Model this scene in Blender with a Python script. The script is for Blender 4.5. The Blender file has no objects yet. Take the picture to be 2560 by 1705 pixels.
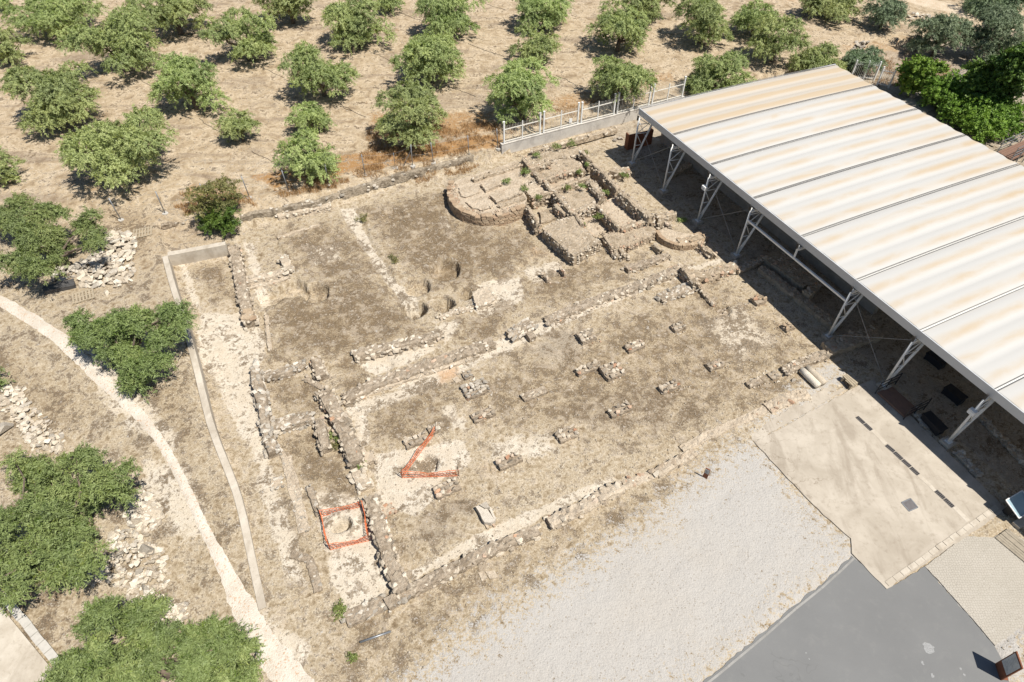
import bpy, bmesh, math, random
import numpy as np
from mathutils import Vector, Matrix
rnd = random.Random(7); nrs = np.random.RandomState(11)
scene = bpy.context.scene
# ------------------------------------------------------------------ camera
F, HC = 1640.0, 28.0
TH = math.atan(1772 / 1640)
cam = bpy.data.objects.new('camera', bpy.data.cameras.new('camera'))
scene.collection.objects.link(cam); scene.camera = cam
cam.location = (0, 0, HC); cam.rotation_euler = (math.pi/2 - TH, 0, 0)
cam.data.sensor_width = 36; cam.data.lens = 36 * F / 2560
cam.data.clip_start = 0.5; cam.data.clip_end = 3000
scene.render.resolution_x, scene.render.resolution_y = 1024, 682
# ------------------------------------------------------------------ light
SUN_EL = math.radians(61); SUN_AZ = math.atan2(-0.56, 0.83)      # direction towards the sun in plan
world = bpy.data.worlds.new('World'); scene.world = world; world.use_nodes = True
wn = world.node_tree
sky = wn.nodes.new('ShaderNodeTexSky'); sky.sky_type = 'NISHITA'; sky.sun_disc = False
sky.sun_elevation = SUN_EL; sky.sun_rotation = math.pi/2 - SUN_AZ
sky.altitude = 300; sky.air_density = 1.0; sky.dust_density = 0.6
bg = wn.nodes['Background']; bg.inputs['Strength'].default_value = 0.06
wn.links.new(sky.outputs[0], bg.inputs[0])
sun = bpy.data.objects.new('sun', bpy.data.lights.new('sun', 'SUN')); scene.collection.objects.link(sun)
sun.data.energy = 4.6; sun.data.angle = math.radians(0.53); sun.data.color = (1.0, 0.95, 0.87)
sd = Vector((math.cos(SUN_AZ)*math.cos(SUN_EL), math.sin(SUN_AZ)*math.cos(SUN_EL), math.sin(SUN_EL)))
sun.rotation_euler = sd.to_track_quat('Z', 'Y').to_euler(); sun.location = sd*60
vs = scene.view_settings; vs.view_transform = 'Standard'; vs.look = 'None'; vs.exposure = 0.58; vs.gamma = 1
scene.cycles.max_bounces = 6
C = scene.collection
# ------------------------------------------------------------------ pixels of the photograph -> directions -> points
CR = dict(R1=(0,0,.3652), R2=(850,0,.3652), R3=(1700,0,.3652), R4=(0,560,.3652), R5=(850,560,.3652), R6=(1700,560,.3652),
          R7=(0,1120,.3731), R8=(850,1120,.3731), R9=(1700,1120,.3731), Z1=(1100,340,.2718), Z3=(1560,150,.236), Z4=(1700,450,.2551),
          Z5=(2050,800,.319), Z6=(1900,0,.2803), Z7=(600,880,.2551), Z8=(380,480,.2633), V=(0,0,1.0875), S=(0,0,1),
          Y1=(2100,1060,.2169), Y2=(2200,1480,.1529), Y3=(1560,280,.1275), Y4=(2280,200,.1658))
cT, sT = math.cos(TH), math.sin(TH)
def P(px, py, z=0.0):
    u = (px-1280)/F; v = (852.5-py)/F
    t = (z-HC)/(-sT+v*cT)
    return u*t, (cT+v*sT)*t
def px_of(c, x, y):
    o = CR[c]; return o[0]+o[2]*x, o[1]+o[2]*y
def pt(c, x, y, z=0.0): return P(*px_of(c, x, y), z)
def pxm(py, z=0.0):                       # pixels per metre across the view at this row
    x, y = P(1280, py, z); return F/(y*cT-(z-HC)*sT)
# ------------------------------------------------------------------ vector noise for geometry
def vnoise(x, y, seed=0):
    xi = np.floor(x).astype(np.int64); yi = np.floor(y).astype(np.int64); xf = x-xi; yf = y-yi
    def h(a, b):
        n = (a*374761393 + b*668265263 + seed*1442695041) & 0x7fffffff
        n = ((n ^ (n >> 13))*1274126177) & 0x7fffffff
        return ((n ^ (n >> 16)) & 0xffff)/65535.0
    u = xf*xf*(3-2*xf); v = yf*yf*(3-2*yf)
    return (h(xi,yi)*(1-u)+h(xi+1,yi)*u)*(1-v)+(h(xi,yi+1)*(1-u)+h(xi+1,yi+1)*u)*v
def fbm(x, y, s, seed=0, o=4):
    r = 0; a = .5
    for i in range(o): r = r+a*vnoise(x*s*2**i, y*s*2**i, seed+i); a *= .5
    return r
def sdpoly(X, Y, poly):                   # signed distance, positive inside
    d = np.full(X.shape, 1e9); ins = np.zeros(X.shape, bool); n = len(poly)
    for i in range(n):
        ax, ay = poly[i]; bx, by = poly[(i+1) % n]
        ex, ey = bx-ax, by-ay; L = ex*ex+ey*ey+1e-12
        t = np.clip(((X-ax)*ex+(Y-ay)*ey)/L, 0, 1)
        d = np.minimum(d, np.hypot(X-ax-t*ex, Y-ay-t*ey))
        if ay != by:
            ins ^= ((ay > Y) != (by > Y)) & (X < (bx-ax)*(Y-ay)/(by-ay)+ax)
    return np.where(ins, d, -d)
def sdline(X, Y, pl):
    d = np.full(np.shape(X), 1e9)
    for (ax, ay), (bx, by) in zip(pl[:-1], pl[1:]):
        ex, ey = bx-ax, by-ay; L = ex*ex+ey*ey+1e-12
        t = np.clip(((X-ax)*ex+(Y-ay)*ey)/L, 0, 1)
        d = np.minimum(d, np.hypot(X-ax-t*ex, Y-ay-t*ey))
    return d
def sst(a, b, x): t = np.clip((x-a)/(b-a), 0, 1); return t*t*(3-2*t)
# ------------------------------------------------------------------ terrain heights
HB = 0.9
CWALL_PX = [(656.7,1523),(634,1418.5),(597,1243),(559.7,1150),(526,1064),(489,910.6),(460,797.4),(431,713.4),(412.7,642)]
def hb(y): return HB*np.clip((np.asarray(y, float)-11)/14, 0, 1)
def at_hb(px, py):
    z = 0.
    for _ in range(8): z = float(hb(P(px, py, z)[1]))
    return P(px, py, z)
CW = [at_hb(*p) for p in CWALL_PX]
NSEG = [P(420,636,HB), P(564,609,HB)]
BANK = [P(572,575,.5), P(598,548,.5), P(691,528,.5), P(828,496,.5), P(850,489,.5), P(960,452,.5), P(1105,415,.5), P(1215,385,.5)]
A26 = math.radians(26.3); adir = (math.cos(A26), math.sin(A26)); edir = (math.sin(A26), -math.cos(A26))
FW0 = P(1260,387,0)
FW = [FW0, (FW0[0]+adir[0]*60, FW0[1]+adir[1]*60)]
RAISED = CW+NSEG+BANK+FW+[(200,FW[1][1]),(200,400),(-300,400),(-300,-60),(CW[0][0],-60)]
TERR = [P(412.7,642,.6), P(395,560,.9), P(500,553,.9), P(598,545,.7), P(575,590,.5), P(564,611,.6)]
PITS = [('R4',2010,455,.8,.6), ('R4',2160,480,.85,.7), ('R4',1850,510,.8,.5), ('R5',720,325,1.0,.65), ('R5',530,435,.8,.6), ('R5',510,590,.74,1.7),
        ('R5',705,545,.68,1.3), ('R5',868,480,.45,1.0), ('R2',360,1490,.8,.16), ('Z7',1825,1095,.62,.4), ('S',853,1314,.42,1.3), ('R5',250,970,.9,.1), ('R6',300,590,.45,.35)]
LEVELS = [[pt('V',x,y) for x,y in p] for p in ([(618,705),(640,690),(700,672),(640,560),(650,545),(780,505),(830,575),(880,650),(925,705),(985,775),(900,800),(800,832),(622,832)],
          [(820,482),(858,560),(910,645),(960,662),(1060,670),(1160,640),(1250,575),(1190,530),(1060,512),(1025,445)])]
PITW = [(pt(c,x,y), r, d) for c, x, y, r, d in PITS]
def height(X, Y):
    X = np.asarray(X, float); Y = np.asarray(Y, float)
    s = sdpoly(X, Y, RAISED)
    bank = sst(-.25, .25, s)
    z = hb(Y)*np.where(sdline(X, Y, BANK) < 2.0, sst(-.55, .45, s+(fbm(X, Y, 1.3, 3)-.45)*.7), bank)
    t = sdpoly(X, Y, TERR); z = z-.38*sst(-.1, .15, t)
    for (cx, cy), r, d in PITW:
        q = np.hypot(X-cx, Y-cy)+(fbm(X, Y, 2.2, 9)-.45)*.22
        z = z-d*sst(r+.03, r-.07, q)
    for lv in LEVELS: z = z+.13*sst(-.05, .06, sdpoly(X, Y, lv)+(fbm(X, Y, 1.5, 17)-.47)*.5)
    q = np.hypot(X-PITW[10][0][0], Y-PITW[10][0][1]); z = z+.16*sst(1.0, .5, q)
    z = z+(fbm(X, Y, .35, 21)-.47)*.14+(fbm(X, Y, 1.7, 33)-.47)*.05
    z = np.where(Y > 75, z+(Y-75)*.02, z)
    return z
def gz(x, y): return float(height(np.array([x]), np.array([y]))[0])
def G(c, x, y, dz=0.0):                   # where the ray of a pixel meets the terrain
    z = 0.
    for _ in range(7):
        q = pt(c, x, y, z+dz); z = .5*z+.5*gz(*q)
    q = pt(c, x, y, z+dz)
    return Vector((q[0], q[1], gz(*q)))
# ------------------------------------------------------------------ object helpers
def tag(o, label=None, cat=None, group=None, kind=None):
    if label: o['label'] = label
    if cat: o['category'] = cat
    if group: o['group'] = group
    if kind: o['kind'] = kind
    return o
def link(name, data, parent=None, loc=(0,0,0), rot=(0,0,0), scl=(1,1,1)):
    o = bpy.data.objects.new(name, data); C.objects.link(o)
    o.parent = parent; o.location = loc; o.rotation_euler = rot; o.scale = scl
    return o
def empty(name, loc, label, cat, group=None, rz=0):
    o = link(name, None, None, loc, (0,0,rz)); o.empty_display_size = .2
    return tag(o, label, cat, group, 'thing')
def mesh_np(name, V, Fc, mat=None, smooth=False):
    """V (n,3); Fc (m,k) same-size faces"""
    V = np.asarray(V, np.float32); Fc = np.asarray(Fc, np.int32)
    me = bpy.data.meshes.new(name); k = Fc.shape[1]
    me.vertices.add(len(V)); me.vertices.foreach_set('co', V.ravel())
    me.loops.add(Fc.size); me.loops.foreach_set('vertex_index', Fc.ravel())
    me.polygons.add(len(Fc)); me.polygons.foreach_set('loop_start', np.arange(0, Fc.size, k, dtype=np.int32))
    me.update(calc_edges=True)
    if mat: me.materials.append(mat)
    if smooth: me.polygons.foreach_set('use_smooth', np.ones(len(Fc), bool))
    return me
def mesh_py(name, V, Fc, mat=None, smooth=False):
    me = bpy.data.meshes.new(name); me.from_pydata([tuple(v) for v in V], [], [tuple(f) for f in Fc]); me.update()
    if mat: me.materials.append(mat)
    if smooth: me.polygons.foreach_set('use_smooth', np.ones(len(me.polygons), bool))
    return me
class MB:
    def __init__(s): s.v = []; s.f = []
    def box(s, c, size, rz=0, M=None):
        hx, hy, hz = size[0]/2, size[1]/2, size[2]/2; n = len(s.v); cr, sr = math.cos(rz), math.sin(rz)
        for x, y, z in ((-hx,-hy,-hz),(hx,-hy,-hz),(hx,hy,-hz),(-hx,hy,-hz),(-hx,-hy,hz),(hx,-hy,hz),(hx,hy,hz),(-hx,hy,hz)):
            s.v.append((c[0]+x*cr-y*sr, c[1]+x*sr+y*cr, c[2]+z))
        s.f += [tuple(n+i for i in q) for q in ((0,3,2,1),(4,5,6,7),(0,1,5,4),(1,2,6,5),(2,3,7,6),(3,0,4,7))]; return s
    def bar(s, a, b, w, h=None):
        a = Vector(a); b = Vector(b); h = h or w; d = (b-a).normalized()
        up = Vector((0,0,1)) if abs(d.z) < .95 else Vector((1,0,0))
        x = d.cross(up).normalized()*w/2; y = x.cross(d).normalized()*h/2; n = len(s.v)
        for p in (a, b): s.v += [tuple(p-x-y), tuple(p+x-y), tuple(p+x+y), tuple(p-x+y)]
        s.f += [tuple(n+i for i in q) for q in ((0,3,2,1),(4,5,6,7),(0,1,5,4),(1,2,6,5),(2,3,7,6),(3,0,4,7))]; return s
    def tube(s, pts, rad, k=7):
        pts = [Vector(p) for p in pts]; n0 = len(s.v)
        rad = rad if hasattr(rad, '__len__') else [rad]*len(pts)
        for i, p in enumerate(pts):
            d = (pts[min(i+1, len(pts)-1)]-pts[max(i-1, 0)]).normalized()
            up = Vector((0,0,1)) if abs(d.z) < .9 else Vector((1,0,0))
            x = d.cross(up).normalized(); y = x.cross(d)
            for j in range(k):
                a = 2*math.pi*j/k; s.v.append(tuple(p+(x*math.cos(a)+y*math.sin(a))*rad[i]))
        for i in range(len(pts)-1):
            for j in range(k):
                a = n0+i*k+j; b = n0+i*k+(j+1) % k; s.f.append((a, b, b+k, a+k))
        s.f.append(tuple(n0+j for j in range(k))[::-1]); s.f.append(tuple(n0+(len(pts)-1)*k+j for j in range(k))); return s
    def prism(s, poly, z0, z1):
        n = len(s.v); k = len(poly)
        zt = z1 if hasattr(z1, '__len__') else [z1]*k
        s.v += [(p[0], p[1], z0) for p in poly]+[(p[0], p[1], zt[i]) for i, p in enumerate(poly)]
        s.f.append(tuple(n+k+i for i in range(k))); s.f.append(tuple(n+i for i in range(k))[::-1])
        s.f += [(n+i, n+(i+1) % k, n+k+(i+1) % k, n+k+i) for i in range(k)]; return s
    def mesh(s, name, mat, off=(0,0,0), smooth=False):
        return mesh_py(name, [(v[0]-off[0], v[1]-off[1], v[2]-off[2]) for v in s.v], s.f, mat, smooth)
    def build(s, name, mat, parent=None, smooth=False, off=(0,0,0)):
        """world coordinates; off = the world location of the parent"""
        if parent is not None and off == (0,0,0): off = parent_off(parent)
        o = link(name, s.mesh(name, mat, off, smooth), parent)
        if parent is None: o.location = off
        return o
def parent_off(p):
    o = Vector((0,0,0))
    while p: o = o+Vector(p.location); p = p.parent
    return tuple(o)
def ccw(poly):
    a = sum(poly[i][0]*poly[(i+1) % len(poly)][1]-poly[(i+1) % len(poly)][0]*poly[i][1] for i in range(len(poly)))
    return list(poly) if a > 0 else list(poly)[::-1]
# ------------------------------------------------------------------ node helpers
class NT:
    def __init__(s, name):
        s.m = bpy.data.materials.new(name); s.m.use_nodes = True; s.t = s.m.node_tree; s.n = s.t.nodes
        s.b = s.n['Principled BSDF']; s.out = s.n['Material Output']; s.co = None
        s.b.inputs['Roughness'].default_value = .9; s.b.inputs['Specular IOR Level'].default_value = .25
    def pos(s, obj=False):
        if obj: return s.n.new('ShaderNodeTexCoord').outputs['Object']
        if s.co is None: s.co = s.n.new('ShaderNodeNewGeometry').outputs['Position']
        return s.co
    def put(s, sock, v):
        if hasattr(v, 'is_linked') or hasattr(v, 'links'): s.t.links.new(v, sock)
        elif isinstance(v, (tuple, list)) and len(v) == 3 and len(sock.default_value) == 4: sock.default_value = (*v, 1)
        else: sock.default_value = v
    def noise(s, scale, detail=4, rough=.55, vec=None, dist=0, color=False):
        n = s.n.new('ShaderNodeTexNoise'); n.inputs['Scale'].default_value = scale; n.inputs['Detail'].default_value = detail
        n.inputs['Roughness'].default_value = rough; n.inputs['Distortion'].default_value = dist
        s.put(n.inputs['Vector'], vec if vec is not None else s.pos()); return n.outputs['Color' if color else 'Fac']
    def voro(s, scale, out='Distance', feature='F1', vec=None, rand=1):
        n = s.n.new('ShaderNodeTexVoronoi'); n.feature = feature; n.inputs['Scale'].default_value = scale
        n.inputs['Randomness'].default_value = rand
        s.put(n.inputs['Vector'], vec if vec is not None else s.pos()); return n.outputs[out]
    def math(s, op, a, b=0., c=0., clamp=False):
        n = s.n.new('ShaderNodeMath'); n.operation = op; n.use_clamp = clamp
        s.put(n.inputs[0], a); s.put(n.inputs[1], b); s.put(n.inputs[2], c); return n.outputs[0]
    def ss(s, a, b, x):
        n = s.n.new('ShaderNodeMapRange'); n.interpolation_type = 'SMOOTHSTEP'
        s.put(n.inputs['Value'], x); n.inputs['From Min'].default_value = a; n.inputs['From Max'].default_value = b
        return n.outputs[0]
    def mix(s, f, a, b, mode='MIX'):
        n = s.n.new('ShaderNodeMix'); n.data_type = 'RGBA'; n.blend_type = mode
        s.put(n.inputs['Factor'], f); s.put(n.inputs['A'] if False else n.inputs[6], a); s.put(n.inputs[7], b); return n.outputs[2]
    def ramp(s, f, stops):
        n = s.n.new('ShaderNodeValToRGB'); e = n.color_ramp.elements
        while len(e) < len(stops): e.new(.5)
        for q, (p, c) in zip(e, stops): q.position = p; q.color = (*c, 1)
        s.put(n.inputs[0], f); return n.outputs[0]
    def attr(s, name):
        n = s.n.new('ShaderNodeAttribute'); n.attribute_name = name
        sp = s.n.new('ShaderNodeSeparateColor'); s.t.links.new(n.outputs['Color'], sp.inputs[0])
        return sp.outputs[0], sp.outputs[1], sp.outputs[2], n.outputs['Alpha']
    def rand(s): return s.n.new('ShaderNodeObjectInfo').outputs['Random']
    def map(s, vec, scale=(1,1,1), rot=(0,0,0), loc=(0,0,0)):
        n = s.n.new('ShaderNodeMapping'); s.put(n.inputs[0], vec)
        n.inputs['Scale'].default_value = scale; n.inputs['Rotation'].default_value = rot; n.inputs['Location'].default_value = loc
        return n.outputs[0]
    def bump(s, h, strength=.5, dist=.02):
        n = s.n.new('ShaderNodeBump'); n.inputs['Strength'].default_value = strength; n.inputs['Distance'].default_value = dist
        s.put(n.inputs['Height'], h)
        if s.b.inputs['Normal'].is_linked: s.t.links.new(s.b.inputs['Normal'].links[0].from_socket, n.inputs['Normal'])
        s.t.links.new(n.outputs[0], s.b.inputs['Normal']); return s
    def col(s, c): s.put(s.b.inputs['Base Color'], c); return s
    def rough(s, r): s.put(s.b.inputs['Roughness'], r); return s

# ---- colours (albedo)
CREAM = (.60,.495,.365); TAN = (.42,.315,.20); DARK = (.135,.098,.055); GRAVEL = (.56,.53,.49); SOIL = (.43,.30,.175); STRAW = (.40,.225,.085)
def m_ground():
    t = NT('ground_soil')
    dk, cr, gr, st = t.attr('mask_a'); orch, ter, gy, pale = t.attr('mask_b')
    n0 = t.noise(.22, 5, .6); n1 = t.noise(1.0, 6, .66, dist=.5); n2 = t.noise(3.4, 6, .70, dist=.2); n3 = t.noise(13, 4, .7); n4 = t.noise(45, 3, .7)
    v = t.voro(11, 'Color'); vs_ = t.n.new('ShaderNodeSeparateColor'); t.put(vs_.inputs[0], v)
    vd = t.voro(11)
    speck = t.math('MULTIPLY', t.ss(.57, .66, t.noise(8.5, 4, .8, dist=.3)), t.ss(.40,.60,n2))
    speckd = t.math('MULTIPLY', t.ss(.86, .95, vs_.outputs[1]), t.ss(.5, .25, vd))
    # base tan, mottled
    base = t.ramp(t.math('ADD', t.math('MULTIPLY', n2, .6), t.math('MULTIPLY', n1, .4)), [(.36,(.175,.128,.078)), (.43,(.335,.267,.178)), (.49,(.46,.385,.275)), (.57,(.585,.515,.40))])
    base = t.mix(t.math('MULTIPLY', t.ss(.35,.6,n3), .35), base, (.21,.15,.09))
    # orchard
    orc = t.ramp(n1, [(.35,(.255,.19,.12)), (.46,(.395,.31,.207)), (.60,(.545,.45,.325))])
    stre = t.noise(.33, 5, .6, vec=t.map(t.pos(), (.45,1.6,1), (0,0,math.radians(35))), dist=.8)
    orc = t.mix(t.math('MULTIPLY', t.ss(.52,.66,stre), .55), orc, (.20,.155,.118))
    orc = t.mix(t.math('MULTIPLY', t.ss(.62,.8,t.noise(.5,5,.65,dist=.5)), .75), orc, (.37,.215,.095))
    orc = t.mix(t.math('MULTIPLY', t.ss(.45,.7,n3), .3), orc, (.19,.125,.07))
    col = t.mix(orch, base, orc)
    # straw
    sf = t.ss(.35, .7, t.math('ADD', st, t.math('MULTIPLY', t.math('SUBTRACT', n2, .5), 1.1)))
    col = t.mix(t.math('MULTIPLY', sf, .85), col, t.mix(n3, (.38,.215,.085), (.25,.13,.045)))
    # cream dust
    cf = t.ss(.34, .66, t.math('ADD', cr, t.math('MULTIPLY', t.math('SUBTRACT', t.math('ADD', t.math('MULTIPLY',n1,.5), t.math('MULTIPLY',n2,.5)), .5), 2.4)))
    crc = t.mix(t.ss(.35,.7,n1), (.53,.46,.36), (.645,.59,.50))
    col = t.mix(t.math('MULTIPLY', cf, .92), col, crc)
    # grey dust; also carries the painted shade tone under the shelter
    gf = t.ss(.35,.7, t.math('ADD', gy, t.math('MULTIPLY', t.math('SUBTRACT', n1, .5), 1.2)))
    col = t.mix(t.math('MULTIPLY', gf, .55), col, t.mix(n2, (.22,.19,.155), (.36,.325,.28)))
    # terracotta stain
    col = t.mix(t.math('MULTIPLY', t.ss(.3,.8,t.math('ADD', ter, t.math('MULTIPLY', t.math('SUBTRACT', n2, .5), .8))), .7), col, (.48,.29,.155))
    # dark lichen and dead moss
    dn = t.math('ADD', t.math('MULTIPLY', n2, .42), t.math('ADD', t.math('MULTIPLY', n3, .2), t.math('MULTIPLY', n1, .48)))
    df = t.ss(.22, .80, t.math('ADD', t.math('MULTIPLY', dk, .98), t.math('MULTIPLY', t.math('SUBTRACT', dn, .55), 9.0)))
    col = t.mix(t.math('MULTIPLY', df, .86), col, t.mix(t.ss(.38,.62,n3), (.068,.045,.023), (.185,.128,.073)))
    # pale plaster scabs inside dark areas
    pf = t.ss(.505,.575, t.math('ADD', t.math('MULTIPLY', t.noise(1.1, 7, .72, dist=.6), .6), t.math('MULTIPLY', n2, .4)))
    col = t.mix(t.math('MULTIPLY', t.math('MULTIPLY', pf, pale), .5), col, (.50,.42,.32))
    # gravel
    gv = t.ss(.36,.64, t.math('ADD', gr, t.math('MULTIPLY', t.math('SUBTRACT', t.math('ADD', t.math('MULTIPLY',n2,.5), t.math('MULTIPLY',n3,.5)), .5), 4.5)))
    gvc = t.mix(t.ss(.3,.7,n4), (.365,.345,.315), (.475,.45,.415)); gvc = t.mix(t.math('MULTIPLY', t.ss(.4,.65,n0), .35), gvc, (.42,.38,.325))
    gvc = t.mix(t.math('MULTIPLY', speckd, .5), gvc, (.22,.18,.135))
    col = t.mix(gv, col, gvc)
    ngv = t.math('SUBTRACT', 1., gv)
    col = t.mix(t.math('MULTIPLY', t.math('MULTIPLY', speck, ngv), .8), col, (.54,.465,.365))
    col = t.mix(t.math('MULTIPLY', t.math('MULTIPLY', speckd, ngv), .55), col, (.09,.063,.038))
    col = t.mix(t.math('MULTIPLY', t.ss(.55,.75,n4), .22), col, (.10,.075,.05))
    t.col(col).rough(.95); t.b.inputs['Specular IOR Level'].default_value = .1
    h = t.math('ADD', t.math('MULTIPLY', n3, .6), t.math('ADD', t.math('MULTIPLY', n4, .35), t.math('MULTIPLY', n2, 1.2)))
    t.bump(h, .9, .06); t.bump(t.math('SUBTRACT', 1., vd), .35, .025); return t.m
def m_stone(name, stops, moss=.5, obj=True):
    t = NT(name); r = t.rand()
    c = t.ramp(r, stops); n = t.noise(5, 6, .7); n2 = t.noise(26, 4, .7)
    c = t.mix(t.math('MULTIPLY', t.ss(.48,.66,n), moss*.8), c, (.17,.13,.088))
    c = t.mix(t.math('MULTIPLY', t.ss(.5,.75,n2), .4), c, (.55,.48,.38))
    c = t.mix(t.math('MULTIPLY', t.ss(.55,.42,n2), .35), c, (.16,.13,.10))
    t.col(c); t.bump(n2, .7, .03); return t.m
M = {}
M['ground'] = m_ground()
GREY = [(0,(.22,.185,.14)), (.2,(.33,.275,.21)), (.45,(.44,.37,.285)), (.7,(.53,.455,.355)), (.93,(.62,.55,.445)), (1,(.48,.28,.17))]
M['bank_rock'] = None
M['stone'] = m_stone('rubble_limestone', GREY, .55)
M['stone_pale'] = m_stone('pale_limestone', [(0,(.36,.305,.235)), (.35,(.50,.43,.335)), (.7,(.61,.54,.43)), (1,(.68,.625,.53))], .18)
M['stone_warm'] = m_stone('warm_sandstone', [(0,(.28,.215,.15)), (.4,(.40,.32,.23)), (.75,(.52,.43,.325)), (1,(.42,.25,.155))], .4)
M['stone_grey'] = m_stone('grey_fieldstone', [(0,(.27,.245,.205)), (.4,(.43,.385,.32)), (.8,(.56,.505,.425)), (1,(.64,.585,.50))], .3)
M['brick'] = m_stone('tan_brick', [(0,(0.320,0.216,0.136)), (.5,(0.400,0.296,0.192)), (1,(0.464,0.360,0.248))], .4)
M['terracotta'] = m_stone('terracotta_tile', [(0,(0.376,0.176,0.096)), (.5,(0.440,0.240,0.144)), (1,(0.400,0.288,0.200))], .15)
def m_mortar(name, a, b, d, dk=.5):
    t = NT(name); n1 = t.noise(1.6, 6, .65, dist=.3); n2 = t.noise(7, 6, .7); n3 = t.noise(30, 4, .7); vd = t.voro(6.5); vc = t.voro(6.5, 'Color')
    sp = t.n.new('ShaderNodeSeparateColor'); t.put(sp.inputs[0], vc)
    c = t.mix(t.ss(.3,.7,n2), a, b); c = t.mix(t.math('MULTIPLY', t.ss(.42,.66,n1), dk), c, d)
    c = t.mix(t.math('MULTIPLY', t.ss(.55,.9,sp.outputs[0]), .5), c, (.44,.375,.29))
    c = t.mix(t.math('MULTIPLY', t.ss(.72,.8,vd), .0), c, (.1,.08,.06))
    c = t.mix(t.math('MULTIPLY', t.ss(.5,.7,n3), .4), c, d)
    t.col(c); t.bump(t.math('ADD', n2, t.math('MULTIPLY', n3, .5)), 1., .08); t.bump(t.math('SUBTRACT', 1., vd), .6, .06); return t.m
M['mortar'] = m_mortar('rubble_mortar', (.29,.23,.165), (.44,.36,.27), (.145,.108,.07), .65)
M['mortar_pale'] = m_mortar('pale_mortar', (.47,.385,.285), (.60,.51,.395), (.26,.195,.13), .4)
M['mortar_warm'] = m_mortar('warm_earth_mortar', (.36,.285,.20), (.50,.41,.30), (.18,.135,.085), .6)
M['bank_rock'] = m_mortar('crumbling_bank_rock', (.25,.205,.15), (.40,.335,.25), (.12,.095,.066), .8)
M['earth'] = m_mortar('dusty_earth_fill', (.46,.37,.27), (.58,.49,.375), (.24,.175,.11), .5)
def m_concrete(name, a, b, stain, sc=1.0):
    t = NT(name); n1 = t.noise(.5*sc, 6, .65, dist=.6); n2 = t.noise(3*sc, 6, .7); n3 = t.noise(40, 3, .7)
    st = t.noise(.8, 5, .6, vec=t.map(t.pos(), (1.4,.35,1), (0,0,math.radians(27))), dist=.5)
    c = t.mix(t.ss(.3,.7,n1), a, b); c = t.mix(t.math('MULTIPLY', t.ss(.5,.72,n2), .45), c, stain)
    c = t.mix(t.math('MULTIPLY', t.ss(.48,.66,st), .5), c, stain); c = t.mix(t.math('MULTIPLY', t.ss(.5,.8,n3), .2), c, stain)
    cr = t.math('ABSOLUTE', t.math('SUBTRACT', t.noise(.45, 4, .6, dist=.3), .5)); cm = t.ss(.5,.62,t.noise(.25,2,.5))
    c = t.mix(t.math('MULTIPLY', t.math('MULTIPLY', t.ss(.006,.0,cr), cm), .55), c, (.17,.13,.09))
    t.col(c).rough(.85); t.bump(t.math('ADD', n2, t.math('MULTIPLY', n3, .4)), .35, .02); return t.m
M['slab'] = m_concrete('weathered_concrete', (.345,.30,.24), (.45,.40,.33), (.225,.185,.14))
M['concrete'] = m_concrete('pale_concrete', (.41,.36,.29), (.51,.46,.385), (.28,.235,.18), 2)
M['wallwhite'] = m_concrete('grey_white_render', (.45,.42,.375), (.54,.51,.46), (.29,.265,.24), 2)
def m_asphalt():
    t = NT('pale_grey_asphalt'); n1 = t.noise(.35, 5, .6); n2 = t.noise(2, 6, .65); n3 = t.noise(90, 2, .8)
    c = t.mix(n1, (.14,.14,.138), (.195,.195,.19)); c = t.mix(t.math('MULTIPLY', t.ss(.5,.8,n2), .35), c, (.235,.23,.215))
    c = t.mix(t.math('MULTIPLY', t.ss(.45,.7,n3), .3), c, (.12,.12,.118))
    cr = t.math('ABSOLUTE', t.math('SUBTRACT', t.noise(.16, 5, .6, dist=.2), .5)); cm = t.ss(.5,.6,t.noise(.2,2,.5))
    c = t.mix(t.math('MULTIPLY', t.math('MULTIPLY', t.ss(.003,.0,cr), cm), .6), c, (.13,.13,.125))
    w = t.math('MULTIPLY', t.ss(.70,.73,t.noise(1.1,4,.6,dist=1.2)), t.ss(.56,.62,t.noise(.3,2,.5)))
    c = t.mix(t.math('MULTIPLY', w, .7), c, (.52,.51,.49))
    t.col(c).rough(.85); t.bump(n3, .3, .01); return t.m
M['asphalt'] = m_asphalt()
def m_path(name, a, b, d):
    t = NT(name); n1 = t.noise(1.3, 5, .6); n2 = t.noise(9, 5, .7); vd = t.voro(16); vc = t.n.new('ShaderNodeSeparateColor'); t.put(vc.inputs[0], t.voro(16,'Color'))
    c = t.mix(t.ss(.3,.7,n1), a, b); c = t.mix(t.math('MULTIPLY', t.ss(.5,.75,n2), .5), c, d)
    c = t.mix(t.math('MULTIPLY', t.ss(.85,.95,vc.outputs[0]), .7), c, (.45,.29,.18))
    c = t.mix(t.math('MULTIPLY', t.ss(.7,.9,vc.outputs[1]), .5), c, (.56,.51,.435))
    t.col(c); t.bump(t.math('SUBTRACT', 1., vd), .6, .03); t.bump(n2, .5, .03); return t.m
M['path'] = m_path('white_crushed_stone', (.47,.415,.34), (.585,.535,.46), (.34,.285,.215))
M['track'] = m_path('dusty_track', (.44,.35,.24), (.53,.44,.325), (.34,.255,.165))
def m_plain(name, c, rough=.6, metal=0, var=.25, sc=8, rust=None):
    t = NT(name); n = t.noise(sc, 5, .65); cc = t.mix(t.math('MULTIPLY', t.ss(.4,.75,n), var), c, tuple(x*.5 for x in c))
    if rust: cc = t.mix(t.math('MULTIPLY', t.ss(.55,.7,t.noise(sc*.6,6,.7)), .6), cc, rust)
    t.col(cc).rough(rough); t.b.inputs['Metallic'].default_value = metal; return t.m
M['white_metal'] = m_plain('white_painted_steel', (.72,.72,.70), .45, 0, .25, 6)
M['fence_metal'] = m_plain('cream_painted_steel', (.70,.67,.60), .5, 0, .25, 6)
M['galv'] = m_plain('galvanised_steel', (.27,.28,.29), .45, .6, .3, 5)
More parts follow.
